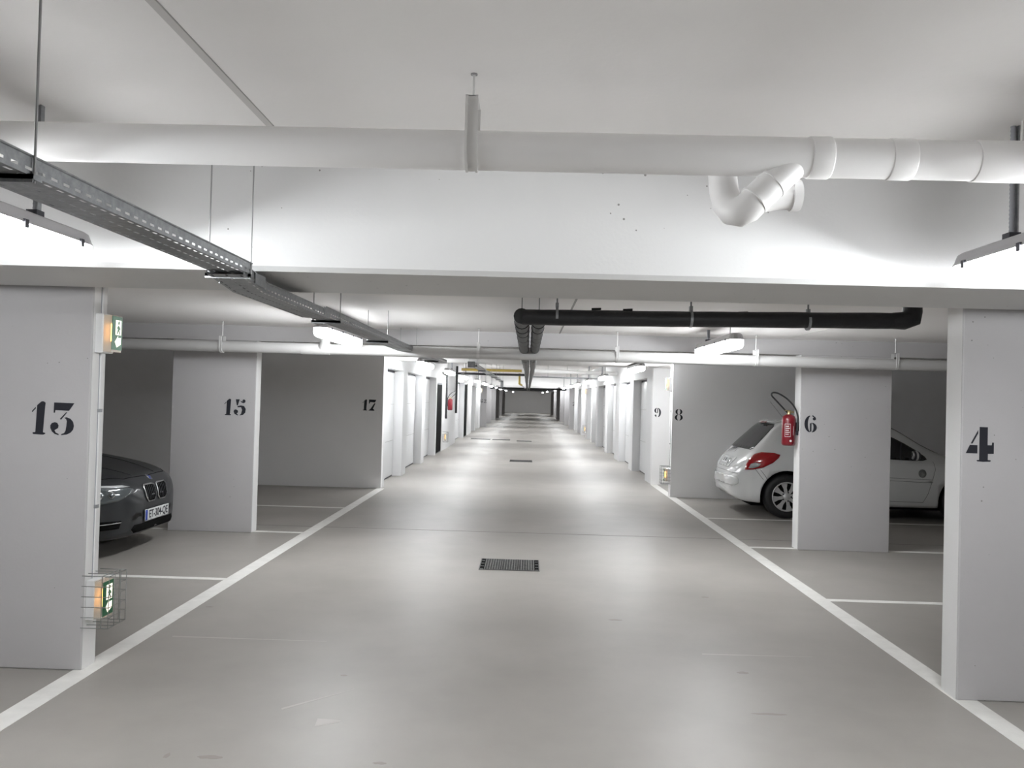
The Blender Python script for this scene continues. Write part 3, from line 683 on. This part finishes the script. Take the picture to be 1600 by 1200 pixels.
# ------------------------------------------------------------------ floor drains
def drain(x0, x1, y0, y1, label, detail=True):
    o = thing('floor_drain', label, 'drain', ((x0+x1)/2, (y0+y1)/2, 0), 'floor drains down the driveway', world=True)
    MB().box(x0, x1, y0, y1, .0003, .001).build('dark_plate', DARK, o)  # flat dark plate standing in for the unlit hollow under the bars
    b = MB(); t = .008
    for q in ((x0, x1, y0, y0+t), (x0, x1, y1-t, y1), (x0, x0+t, y0, y1), (x1-t, x1, y0, y1)): b.box(*q, .001, .006)
    b.build('frame', GRATE, o)
    if detail:
        n = 3; a, c = x0+.045, x1-.045; wd = (c-a)/n
        for side_x in (x0+.012, x1-.04):
            for k in range(4): MB().box(side_x, side_x+.028, y0+.02+k*(y1-y0)/4, y0+.045+k*(y1-y0)/4, .001, .005).build('end_lug', GRATE, o)
        for i in range(n):
            p = MB(); xa, xb = a+i*wd+.003, a+(i+1)*wd-.003
            for k in range(23):
                yy = y0+.012+k*(y1-y0-.024)/22; p.box(xa, xb, yy-.0035, yy+.0035, .001, .006)
            for k in range(7):
                xx = xa+.005+k*(xb-xa-.01)/6; p.box(xx-.004, xx+.004, y0+.01, y1-.01, .001, .0065)
            g = p.build('grating', GRATE, o)
    else:
        p = MB()
        for k in range(9):
            yy = y0+.02+k*(y1-y0-.04)/8; p.box(x0, x1, yy-.006, yy+.006, .001, .005)
        p.build('grating', GRATE, o)
drain(-.415, .15, 7.71, 8.22, 'square steel grating in the floor just before the joint')
drain(-.42, .15, 20.7, 21.3, 'second steel grating in the floor, by the second white door', False)
drain(-.38, .18, 30.4, 30.9, 'third small grating, beside the long channel drains', False)
drain(-2.1, -1.36, 31.0, 31.5, 'long channel drain grating beside the dark doorway', False)
drain(-1.3, -.62, 30.9, 31.4, 'long channel drain grating nearer to the small grating', False)

# ------------------------------------------------------------------ cars
def interp(keys, x):
    """monotone cubic through (x, value) keys"""
    xs = np.array([k[0] for k in keys], float); ys = np.array([k[1] for k in keys], float)
    h = np.diff(xs); d = np.diff(ys)/h; m = np.zeros(len(xs))
    for i in range(1, len(xs)-1):
        if d[i-1]*d[i] > 0:
            w1, w2 = 2*h[i]+h[i-1], h[i]+2*h[i-1]; m[i] = (w1+w2)/(w1/d[i-1]+w2/d[i])
    m[0] = d[0]; m[-1] = d[-1]
    i = int(np.clip(np.searchsorted(xs, x)-1, 0, len(xs)-2)); t = (x-xs[i])/h[i]
    return float((2*t**3-3*t*t+1)*ys[i]+(t**3-2*t*t+t)*h[i]*m[i]+(-2*t**3+3*t*t)*ys[i+1]+(t**3-t*t)*h[i]*m[i+1])
def car_body(K, xs, root, paint, arches, name='body'):
    """loft; returns BVH of the uncut skin in local coordinates. K: key dicts zt zb w zs ws wr."""
    rings = []
    for x in xs:
        zt, zb, w_, zs, ws, wr, zr = [interp(K[k], x) for k in ('zt', 'zb', 'w', 'zs', 'ws', 'wr', 'zr')]
        pts = [(0, zb), (w_*.80, zb), (w_*.955, zb+.05), (w_*.99, zb+.16), (w_, (zb+zs)*.5), (w_*.99, zs-.12*(zs-zb)), (ws, zs), ((ws*2+wr)/3+.012, zs+(zr-zs)*.38), ((ws+wr*2)/3+.012, zs+(zr-zs)*.72), (wr, zr), (wr*.88, zr+(zt-zr)*.55), (wr*.5, zt-(zt-zr)*.12), (0, zt)]
        sm = []
        for i in range(len(pts)-1):             # Catmull-Rom through the section
            p0, p1, p2, p3 = [np.array(pts[min(max(j, 0), len(pts)-1)]) for j in (i-1, i, i+1, i+2)]
            for t in (0, .5): sm.append(.5*(2*p1+(p2-p0)*t+(2*p0-5*p1+4*p2-p3)*t*t+(3*p1-p0-3*p2+p3)*t**3))
        sm.append(np.array(pts[-1]))
        half = [(max(p[0], 0), p[1]) for p in sm]
        ring = [(x, -p[0], p[1]) for p in half]+[(x, p[0], p[1]) for p in half[-2:0:-1]]
        rings.append(ring)
    n = len(rings[0]); vs = [p for r in rings for p in r]
    fs = [(i*n+j, i*n+(j+1) % n, (i+1)*n+(j+1) % n, (i+1)*n+j) for i in range(len(rings)-1) for j in range(n)]
    b = MB(); b.add(vs, fs, 0, True)
    b.add(rings[0], [tuple(range(n))], 0, True); b.add(rings[-1], [tuple(range(n))], 0, True)
    me_v = [Vector(v) for v in b.v]; bvh = BVHTree.FromPolygons(me_v, b.f)
    bod = b.build(name, [paint], root)
    bm = bmesh.new(); bm.from_mesh(bod.data); bmesh.ops.remove_doubles(bm, verts=bm.verts, dist=.0001); bmesh.ops.recalc_face_normals(bm, faces=bm.faces); bm.to_mesh(bod.data); bm.free()
    cut = MB()
    for (ax, az, ar) in arches:
        for s_ in (-1, 1):
            c = MB(); c.lathe([(0, -.14), (ar, -.14), (ar, .30), (0, .30)], (ax, s_*.86, az), 'y', 40)
            if s_ > 0: c = MB(); c.lathe([(0, -.30), (ar, -.30), (ar, .14), (0, .14)], (ax, s_*.86, az), 'y', 40)
            cut.v, cut.f, cut.m, cut.sm = c.v, c.f, c.m, c.sm
            co = cut.build('cutter', [DARK], root)
            bm = bmesh.new(); bm.from_mesh(co.data); bmesh.ops.remove_doubles(bm, verts=bm.verts, dist=.0001); bmesh.ops.recalc_face_normals(bm, faces=bm.faces); bm.to_mesh(co.data); bm.free()
            md = bod.modifiers.new('arch', 'BOOLEAN'); md.operation = 'DIFFERENCE'; md.object = co; md.solver = 'EXACT'; md.material_mode = 'TRANSFER'
            dg = bpy.context.evaluated_depsgraph_get(); ev = bod.evaluated_get(dg)
            nm = bpy.data.meshes.new_from_object(ev); bod.modifiers.clear(); old = bod.data; bod.data = nm; nm.name = name
            bpy.data.objects.remove(co)
    return bod, bvh
def decal(bvh, poly, frame, off, name, m, root, label=None, cuts=4, parent_inv=None, thick=.004):
    """lay a 2D polygon onto the skin: frame = (origin, u axis, v axis, ray direction) in local space."""
    O, U, V, D = [Vector(q) for q in frame]; D = D.normalized()
    bm = bmesh.new()
    vs = [bm.verts.new((p[0], p[1], 0)) for p in poly]; bm.faces.new(vs)
    bmesh.ops.triangulate(bm, faces=bm.faces)
    for _ in range(cuts):
        es = [e for e in bm.edges if e.calc_length() > .05]
        if not es: break
        bmesh.ops.subdivide_edges(bm, edges=es, cuts=1); bmesh.ops.triangulate(bm, faces=bm.faces)
    good = {}
    for v in bm.verts:
        p = O+U*v.co.x+V*v.co.y
        hit = bvh.ray_cast(p, D)
        good[v.index] = hit[0] is not None
        v.co = (hit[0]-D*off) if hit[0] is not None else p+D*.5
        v.tag = hit[0] is not None
    bad = [v for v in bm.verts if not v.tag]
    if bad: bmesh.ops.delete(bm, geom=bad, context='VERTS')
    ret = bmesh.ops.extrude_face_region(bm, geom=bm.faces[:])
    for v in [g for g in ret['geom'] if isinstance(g, bmesh.types.BMVert)]: v.co -= D*thick
    bmesh.ops.recalc_face_normals(bm, faces=bm.faces)
    for f in bm.faces: f.smooth = True
    me = bpy.data.meshes.new(name); bm.to_mesh(me); bm.free(); me.materials.append(m)
    o = bpy.data.objects.new(name, me); COL.objects.link(o); o.parent = root
    if label: o['label'] = label
    return o
def stroke(pts, w_):
    """thin closed outline strip along a 2D polyline"""
    P = [Vector((*p, 0)) for p in pts]; L, R = [], []
    for i, p in enumerate(P):
        t = (P[min(i+1, len(P)-1)]-P[max(i-1, 0)]).normalized(); n_ = Vector((-t.y, t.x, 0))*w_/2
        L.append((p+n_)[:2]); R.append((p-n_)[:2])
    return L+R[::-1]
def wheel(root, x, y, r, side, spokes=7, w_=.19):
    """side: -1 outer face looks to -y"""
    o = thing('wheel', '', '', (0, 0, 0)); bpy.data.objects.remove(o)
    wd = w_/2
    t = MB(); t.lathe([(r*.66, -wd*.9), (r*.80, -wd), (r*.95, -wd*.92), (r, -wd*.6), (r, wd*.6), (r*.95, wd*.92), (r*.80, wd), (r*.66, wd*.9), (r*.66, -wd*.9)], (x, y, r), 'y', 40)
    ty = t.build('wheel', RUBBER, root)
    h = MB(); yo = y+side*wd
    h.lathe([(r*.66, -side*.03), (r*.67, side*.004), (r*.62, side*.006), (r*.60, -side*.02)], (x, yo, r), 'y', 36)
    h.lathe([(0, side*.004), (r*.16, side*.002), (r*.19, -side*.01)], (x, yo, r), 'y', 20)
    for k in range(spokes):
        a = 2*PI*k/spokes+.2
        def pt(rad, da, yy): return (x+rad*math.cos(a+da), yo+yy, r+rad*math.sin(a+da))
        h.add([pt(r*.15, -.5, 0), pt(r*.15, .5, 0), pt(r*.40, .20, -side*.006), pt(r*.63, .24, -side*.004), pt(r*.63, -.24, -side*.004), pt(r*.40, -.20, -side*.006)], [(0, 1, 2, 3, 4, 5)])
    hub = h.build('hubcap', ALLOY, ty, label='silver hubcap')
    dk = MB(); dk.lathe([(0, -side*.028), (r*.66, -side*.028)], (x, yo, r), 'y', 28); dk.build('brake_disc', DARK, ty)
    bl = MB()
    for k in range(5):
        a = 2*PI*k/5; bl.lathe([(0, side*.005), (r*.035, side*.005), (r*.035, -side*.004)], (x+r*.2*math.cos(a), yo, r+r*.2*math.sin(a)), 'y', 8)
    bl.build('wheel_bolts', CLIP, ty)

# white hatchback: local x runs rear -> front, near side is -y
def white_car():
    X0, YC = 2.93, 12.60
    root = thing('hatchback_car', 'white hatchback parked nose-in behind pillar 6, tail towards the driveway', 'car', (X0, YC, 0))
    K = dict(
      zt=[(0, .58), (.02, .64), (.06, .70), (.14, .80), (.29, .955), (.48, 1.15), (.66, 1.325), (.72, 1.365), (1.0, 1.41), (1.5, 1.455), (1.9, 1.44), (2.3, 1.33), (2.7, 1.10), (3.0, .955), (3.3, .90), (3.6, .83), (3.85, .70), (4.0, .58)],
      zb=[(0, .34), (.05, .27), (.2, .21), (.5, .19), (3.5, .19), (3.8, .22), (4.0, .32)],
      w=[(0, .34), (.03, .49), (.08, .62), (.16, .73), (.28, .81), (.5, .858), (1.0, .865), (2.5, .865), (3.2, .86), (3.6, .81), (3.85, .70), (4.0, .48)],
      zs=[(0, .50), (.05, .58), (.14, .70), (.3, .86), (.5, .90), (1.0, .90), (2.2, .875), (2.8, .86), (3.2, .80), (3.6, .72), (3.85, .60), (4.0, .5)],
      ws=[(0, .30), (.05, .52), (.14, .66), (.3, .77), (.5, .815), (1.0, .83), (2.5, .83), (3.0, .80), (3.3, .77), (3.6, .70), (3.85, .58), (4.0, .40)],
      wr=[(0, .26), (.05, .46), (.14, .60), (.3, .67), (.5, .65), (.7, .60), (1.0, .60), (1.9, .60), (2.3, .60), (2.7, .63), (3.0, .66), (3.3, .62), (3.6, .55), (4.0, .3)],
      zr=[(0, .56), (.05, .67), (.14, .765), (.3, .92), (.5, 1.11), (.7, 1.29), (1.0, 1.35), (1.5, 1.39), (1.9, 1.37), (2.3, 1.265), (2.7, 1.045), (3.0, .92), (3.3, .865), (3.6, .79), (3.85, .67), (4.0, .56)])
    xs = sorted(set([0, .02, .04, .06, .09, .12, .16, .2, .25, .3, .36, .42, .48, .54, .6, .66, .70, .74, .8, .9]+[1+.12*i for i in range(24)]+[3.8, 3.88, 3.94, 4.0]))
    bod, bvh = car_body(K, xs, root, CARW, [(.73, .31, .365), (3.20, .31, .37)])
    S = ((0, -2, 0), (1, 0, 0), (0, 0, 1), (0, 1, 0))                    # side view from the camera's side
    R = ((-1, 0, 0), (0, -1, 0), (0, 0, 1), (1, 0, 0))                   # rear view
    Q = ((-1.2, -1.6, 0), (.8, -.6, 0), (0, 0, 1), (.6, .8, 0))          # rear three-quarter
    # rear window, wraps the hatch
    decal(bvh, [(-.55, .94), (.55, .94), (.60, .965), (.565, 1.10), (.50, 1.28), (.42, 1.315), (-.42, 1.315), (-.50, 1.28), (-.565, 1.10), (-.60, .965)], R, .002, 'rear_window', GLASS, root)
    decal(bvh, [(-.45, 1.335), (.45, 1.335), (.43, 1.375), (-.43, 1.375)], R, .028, 'spoiler', CARW, root, thick=.02)
    decal(bvh, [(-.12, 1.325), (.12, 1.325), (.12, 1.345), (-.12, 1.345)], R, .05, 'brake_light', TAILR, root)
    # tail lamp on the corner: u runs along (0.8,-0.6)
    def q(x, y): return ((x+1.2)*.8-(y+1.6)*.6, )
    for s_ in (1,):
        lampP = [(.00, .665), (.015, .75), (.05, .83), (.11, .895), (.20, .925), (.36, .918), (.43, .895), (.42, .85), (.36, .78), (.25, .71), (.12, .675)]
        u0 = (.12+1.2)*.8-(-.80+1.6)*.6
        decal(bvh, [(u0+a, b) for a, b in lampP], Q, .003, 'tail_light', TAILR, root, label='red wraparound tail light', thick=.010)
        decal(bvh, [(u0+a, b) for a, b in [(.055, .69), (.09, .755), (.15, .775), (.22, .762), (.19, .72), (.12, .695)]], Q, .014, 'reversing_light', LAMPC, root, label='clear reversing lamp')
    # seams
    decal(bvh, stroke([(-.62, .965), (-.66, .93), (-.70, .90)], .006), R, .001, 'panel_seam', SEAM, root, thick=.002)
    decal(bvh, stroke([(.28, .60), (.34, .52), (.40, .44)], .005), ((0, -2, .1), (1, 0, 0), (0, 0, 1), (0, 1, 0)), .001, 'panel_seam', SEAM, root, thick=.002)
    decal(bvh, stroke([(.36, .68), (.42, .60), (.45, .55)], .005), S, .001, 'panel_seam', SEAM, root, thick=.002)
    # number plate recess, badge, bumper strip
    decal(bvh, [(-.30, .665), (.30, .665), (.34, .81), (-.34, .81)], R, .004, 'plate_recess', CARW, root, thick=.004)
    def tilted(u0, u1, v0, v1, h0, h1, nm, m, par):     # flat piece lying on the sloping tailgate
        T_, N_ = Vector((.56, 0, .828)), Vector((-.828, 0, .56)); P0 = Vector((.098, 0, .745)); b = MB(); vs = []
        for h in (h0, h1):
            for (u, v) in ((u0, v0), (u1, v0), (u1, v1), (u0, v1)): vs.append(P0+Vector((0, -u, 0))+T_*v+N_*h)
        b.add(vs, [(0, 1, 2, 3), (4, 5, 6, 7), (0, 1, 5, 4), (1, 2, 6, 5), (2, 3, 7, 6), (3, 0, 4, 7)]); return b.build(nm, m, par)
    lp = tilted(-.21, .10, -.045, .045, -.01, .016, 'license_plate', PLATE, root)
    for k, ww in enumerate((.026, .026, .03, .026, .026, .026, .03, .026)):
        if k in (2, 6): continue
        x_ = -.185+k*.032; tilted(x_, x_+.022, -.026, .026, .016, .0175, 'plate_character', CLIP, lp)
    tilted(-.205, .095, .03, .036, .016, .0172, 'plate_frame', CLIP, lp)
    decal(bvh, [(.17+.035*math.cos(t*PI/6), .735+.045*math.sin(t*PI/6)) for t in range(12)], R, .010, 'badge', CHROME, root)
    decal(bvh, [(-.03, .86), (-.015, .86), (.0, .90), (-.01, .905)], R, .010, 'badge', CHROME, root)
    decal(bvh, [(-.60, .43), (.60, .43), (.66, .46), (.66, .53), (.60, .555), (-.60, .555), (-.66, .53), (-.66, .46)], R, .008, 'bumper_strip', CARW, root, label='raised bumper strip', thick=.012)
    decal(bvh, stroke([(-.64, .60), (-.3, .615), (.3, .615), (.64, .60)], .006), R, .001, 'panel_seam', SEAM, root, thick=.002)
    decal(bvh, [(-.42, .845), (-.30, .935), (-.05, .945), (-.05, .93), (-.28, .91)], R, .02, 'rear_wiper', CLIP, root, thick=.004)
    # side glass, mirror, mouldings
    decal(bvh, [(.85, .915), (1.35, .90), (1.35, 1.28), (1.0, 1.24), (.85, 1.12)], S, .002, 'side_window', GLASS, root)
    decal(bvh, [(1.40, .90), (2.42, .865), (2.62, .868), (2.68, .885), (2.66, .925), (2.55, 1.01), (2.40, 1.10), (2.2, 1.20), (2.0, 1.27), (1.40, 1.29)], S, .002, 'side_window', GLASS, root)
    decal(bvh, stroke([(2.30, .88), (2.36, 1.11)], .02), S, .005, 'quarter_window_bar', CLIP, root)
    for zz, a, b in ((.625, .60, .60), (.585, .60, .60)):
        decal(bvh, stroke([(1.3, zz+.015), (2.75, zz-.02)], .004), S, .001, 'panel_seam', SEAM, root, thick=.002)
    decal(bvh, [(1.3, .60), (2.74, .57), (2.74, .60), (1.3, .635)], S, .003, 'side_moulding', CARW, root, thick=.008)
    decal(bvh, stroke([(1.3, .305), (2.62, .285)], .005), S, .001, 'panel_seam', SEAM, root, thick=.002)
    decal(bvh, stroke([(2.62, .285), (2.68, .40), (2.74, .60), (2.78, .75), (2.76, .86)], .004), S, .001, 'panel_seam', SEAM, root, thick=.002)
    decal(bvh, stroke([(1.37, .30), (1.37, .88)], .004), S, .001, 'panel_seam', SEAM, root, thick=.002)
    decal(bvh, [(2.60+.055*math.cos(t*PI/8), .69+.06*math.sin(t*PI/8)) for t in range(16)], S, .001, 'round_sticker', STICK, root, label='round grey printed sticker', thick=.001)
    for k in range(3):
        r_ = .05-.013*k
        decal(bvh, stroke([(2.60+r_*math.cos(t*PI/6), .69+r_*math.sin(t*PI/6)) for t in range(9)], .005), S, .0025, 'sticker_print', SEAM, root, thick=.0005)
    mh = MB(); mh.lathe([(0, -.05), (.05, -.045), (.075, -.02), (.078, .02), (.06, .045), (0, .05)], (0, 0, 0), 'x', 16)
    mo = mh.build('wing_mirror', CLIP, root); mo.location = (2.46, -.955, .94); mo.scale = (1, 1.05, .9)
    cp = MB(); cp.lathe([(0, -.062), (.045, -.06), (.066, -.045), (.05, -.03)], (0, 0, 0), 'x', 16); co = cp.build('mirror_glass', CHROME, mo); co.location = (0, 0, .008)
    cq = MB(); cq.lathe([(0, .056), (.04, .052), (.07, .03), (.081, .0), (.079, -.02)], (0, 0, 0), 'x', 16); cq.build('mirror_cap', CARW, mo)
    MB().box(2.42, 2.50, -.93, -.82, .87, .90).build('mirror_arm', CLIP, root)
    for k in (0, 1): decal(bvh, stroke([(2.92+.05*k, -.5), (3.02, .0), (3.0, .5)], .012), ((0, 0, 3), (1, 0, 0), (0, 1, 0), (0, 0, -1)), .006, 'windscreen_wiper', CLIP, root)
    decal(bvh, [(2.12, -.52), (2.93, -.60), (2.97, 0), (2.93, .60), (2.12, .52)], ((0, 0, 3), (1, 0, 0), (0, 1, 0), (0, 0, -1)), .002, 'windscreen', GLASS, root)
    decal(bvh, [(3.5, .62), (3.85, .52), (3.9, .62), (3.6, .74)], S, .003, 'headlight', LAMPC, root)
    for xx in (.73, 3.20):
        wheel(root, xx, -.755, .31, -1, 8); wheel(root, xx, .755, .31, 1, 8)
    MB().box(.3, 3.7, -.6, .6, .15, .25).build('underbody', DARK, root)
    return root
white_car()

def dark_car():
    # local x runs rear -> front; nose towards the driveway
    Lc = 4.32; X1, YC = -3.66, 8.20
    root = thing('hatchback_car', 'dark grey hatchback with twin kidney grilles between wall 13 and pillar 15', 'car', (X1-Lc, YC, 0))
    F = lambda d: Lc-d
    def k(lst): return sorted([(F(a), b) for a, b in lst])
    K = dict(
      zt=k([(0, .56), (.015, .62), (.05, .685), (.12, .74), (.3, .80), (.6, .86), (.9, .905), (1.2, .95), (1.4, 1.01), (1.8, 1.25), (2.2, 1.39), (2.7, 1.42), (3.3, 1.39), (3.8, 1.25), (4.1, 1.02), (4.25, .8), (4.32, .6)]),
      zb=k([(0, .24), (.05, .20), (.3, .17), (4, .18), (4.32, .3)]),
      w=k([(0, .30), (.03, .46), (.08, .58), (.16, .68), (.3, .77), (.5, .84), (.9, .88), (3.6, .88), (4.0, .84), (4.2, .72), (4.32, .5)]),
      zs=k([(0, .50), (.05, .58), (.15, .65), (.4, .72), (.9, .80), (1.4, .88), (3.6, .93), (4.1, .85), (4.25, .7), (4.32, .5)]),
      ws=k([(0, .27), (.05, .49), (.15, .64), (.4, .77), (.9, .84), (3.6, .84), (4.1, .74), (4.32, .45)]),
      wr=k([(0, .22), (.05, .40), (.15, .53), (.4, .64), (.9, .70), (1.3, .70), (1.8, .62), (2.6, .58), (3.6, .58), (4.1, .58), (4.32, .35)]),
      zr=k([(0, .54), (.05, .655), (.15, .715), (.4, .79), (.9, .87), (1.3, .93), (1.8, 1.17), (2.2, 1.31), (2.7, 1.34), (3.3, 1.31), (3.8, 1.18), (4.1, .97), (4.25, .76), (4.32, .56)]))
    ds = [0, .015, .03, .05, .075, .1, .14, .18, .24, .3, .38, .46, .55, .65, .75, .85, .95]+[1.1+.15*i for i in range(20)]+[4.05, 4.15, 4.22, 4.28, 4.32]
    bod, bvh = car_body(K, sorted(F(d) for d in ds), root, CARB, [(F(.77), .315, .37), (F(3.46), .315, .37)])
    R = ((Lc+1, 0, 0), (0, 1, 0), (0, 0, 1), (-1, 0, 0))                 # front view, u = +y
    S = ((0, -2, 0), (1, 0, 0), (0, 0, 1), (0, 1, 0))
    Q = ((Lc+1.0, -1.6, 0), (.8, .6, 0), (0, 0, 1), (-.6, .8, 0))        # three-quarter from nose side
    for s_ in (-1, 1):
        kid = [(.02, .655), (.06, .668), (.22, .668), (.243, .64), (.225, .54), (.18, .492), (.06, .492), (.02, .53)]
        inn = [(.034, .645), (.066, .656), (.212, .656), (.229, .636), (.212, .546), (.173, .504), (.066, .504), (.034, .537)]
        g = decal(bvh, [(s_*a, b) for a, b in kid], R, .002, 'kidney_grille', CHROME, root, label='chrome framed kidney grille', thick=.012)
        decal(bvh, [(s_*a, b) for a, b in inn], R, .0145, 'grille_mesh', DARK, g, thick=.001)
        for i in range(5):
            decal(bvh, stroke([(s_*(.06+i*.034), .515), (s_*(.06+i*.036), .65)], .004), R, .0156, 'grille_slat', CLIP, g, thick=.002)
    decal(bvh, [(.036*math.cos(t*PI/8), .715+.026*math.sin(t*PI/8)) for t in range(16)], ((Lc+1, 0, .0), (0, 1, 0), (0, 0, 1), (-1, 0, 0)), .004, 'badge', CHROME, root, label='round chrome edged badge')
    for (a, b) in ((0, 90), (180, 270)):
        decal(bvh, [(0, .715)]+[(.026*math.cos(math.radians(a+(b-a)*i/4)), .715+.019*math.sin(math.radians(a+(b-a)*i/4))) for i in range(5)], R, .009, 'badge_field', PLATEB, root, thick=.001)
    # headlamp, near side
    def u(x, y): return ((x-(Lc+1.0))*.8+(y+1.6)*.6)
    for s_ in (-1,):
        a0, a1 = u(F(.62), -.86), u(F(.06), -.36)
        hl = [(a0, .70), (a1-.12, .672), (a1-.02, .645), (a1, .625), (a1-.03, .60), (a1-.16, .545), (a1-.30, .525), (a0+.15, .53), (a0+.05, .57)]
        h = decal(bvh, hl, Q, .002, 'headlight', HEADL, root, label='swept headlight with pale brow', thick=.008)
        decal(bvh, [(a0, .712), (a1-.12, .684), (a1-.04, .664), (a1-.12, .664), (a0, .69)], Q, .011, 'headlight_brow', LAMPC, h, thick=.003)
        for k_, rr in ((a1-.22, .033), (a1-.33, .038)):
            decal(bvh, [(k_+rr*math.cos(t*PI/8), .605+rr*math.sin(t*PI/8)) for t in range(16)], Q, .011, 'lamp_ring', CHROME, h, thick=.002)
            decal(bvh, [(k_+rr*.7*math.cos(t*PI/8), .605+rr*.7*math.sin(t*PI/8)) for t in range(16)], Q, .0135, 'lamp_eye', HEADL, h, thick=.001)
    # plate with text
    pl = decal(bvh, [(-.26, .315), (.26, .315), (.26, .425), (-.26, .425)], ((Lc+1, 0, 0), (0, 1, 0), (0, 0, 1), (-1, 0, 0)), .012, 'license_plate', PLATE, root, label='white number plate ET-304-QE')
    decal(bvh, [(-.255, .32), (-.21, .32), (-.21, .42), (-.255, .42)], R, .017, 'plate_band', PLATEB, pl, thick=.001)
    cu = bpy.data.curves.new('plate_text', 'FONT'); cu.body = 'ET-304-QE'; cu.size = .105; cu.align_x = 'CENTER'; cu.align_y = 'CENTER'; cu.offset = .002
    to = bpy.data.objects.new('tmp', cu); COL.objects.link(to)
    dg = bpy.context.evaluated_depsgraph_get(); tm = bpy.data.meshes.new_from_object(to.evaluated_get(dg)); bpy.data.objects.remove(to)
    bm = bmesh.new(); bm.from_mesh(tm); bmesh.ops.triangulate(bm, faces=bm.faces); bmesh.ops.subdivide_edges(bm, edges=[e for e in bm.edges if e.calc_length() > .03], cuts=1)
    for v in bm.verts:
        p = Vector((Lc+1, .025+v.co.x*.86, .37+v.co.y)); hit = bvh.ray_cast(p, Vector((-1, 0, 0)))
        v.co = (hit[0] if hit[0] else p-Vector((1, 0, 0)))+Vector((.0185, 0, 0))
    bm.to_mesh(tm); bm.free(); tm.materials.append(CLIP); to = bpy.data.objects.new('plate_text', tm); COL.objects.link(to); to.parent = pl
    # lower bumper
    decal(bvh, [(-.40, .225), (.40, .225), (.44, .26), (.40, .30), (-.40, .30), (-.44, .26)], R, .001, 'lower_intake', DARK, root)
    b0, b1 = u(F(.40), -.84), u(F(.06), -.60)
    decal(bvh, [(b0, .27), (b1, .29), (b1+.02, .36), (b0+.02, .37)], Q, .001, 'side_intake', DARK, root)
    decal(bvh, stroke([(b0+.04, .325), (b1+.02, .345)], .008), Q, .008, 'chrome_blade', CHROME, root, label='thin chrome blade')
    decal(bvh, [(b0-.02+.03*math.cos(t*PI/8), .33+.03*math.sin(t*PI/8)) for t in range(16)], Q, .006, 'fog_lamp', LAMPC, root)
    decal(bvh, stroke([(F(.50), -.70), (F(.25), -.62), (F(.13), -.42), (F(.10), 0), (F(.13), .42), (F(.25), .62)], .006), ((0, 0, 3), (1, 0, 0), (0, 1, 0), (0, 0, -1)), .0005, 'bonnet_seam', DARK, root, thick=.002)
    for s_ in (-1, 1): decal(bvh, stroke([(F(1.2), s_*.46), (F(.6), s_*.36), (F(.14), s_*.23)], .02), ((0, 0, 3), (1, 0, 0), (0, 1, 0), (0, 0, -1)), .001, 'bonnet_crease', CARB, root, thick=.004)
    decal(bvh, [(F(2.0), -.56), (F(1.42), -.66), (F(1.36), 0), (F(1.42), .66), (F(2.0), .56)], ((0, 0, 3), (1, 0, 0), (0, 1, 0), (0, 0, -1)), .002, 'windscreen', GLASS, root)
    decal(bvh, [(F(3.6), .96), (F(1.75), .94), (F(2.2), 1.22), (F(3.3), 1.25)], S, .002, 'side_window', GLASS, root)
    for xx in (F(.77), F(3.46)):
        wheel(root, xx, -.77, .315, -1, 7); wheel(root, xx, .77, .315, 1, 7)
    MB().box(.4, Lc-.35, -.6, .6, .14, .24).build('underbody', DARK, root)
dark_car()
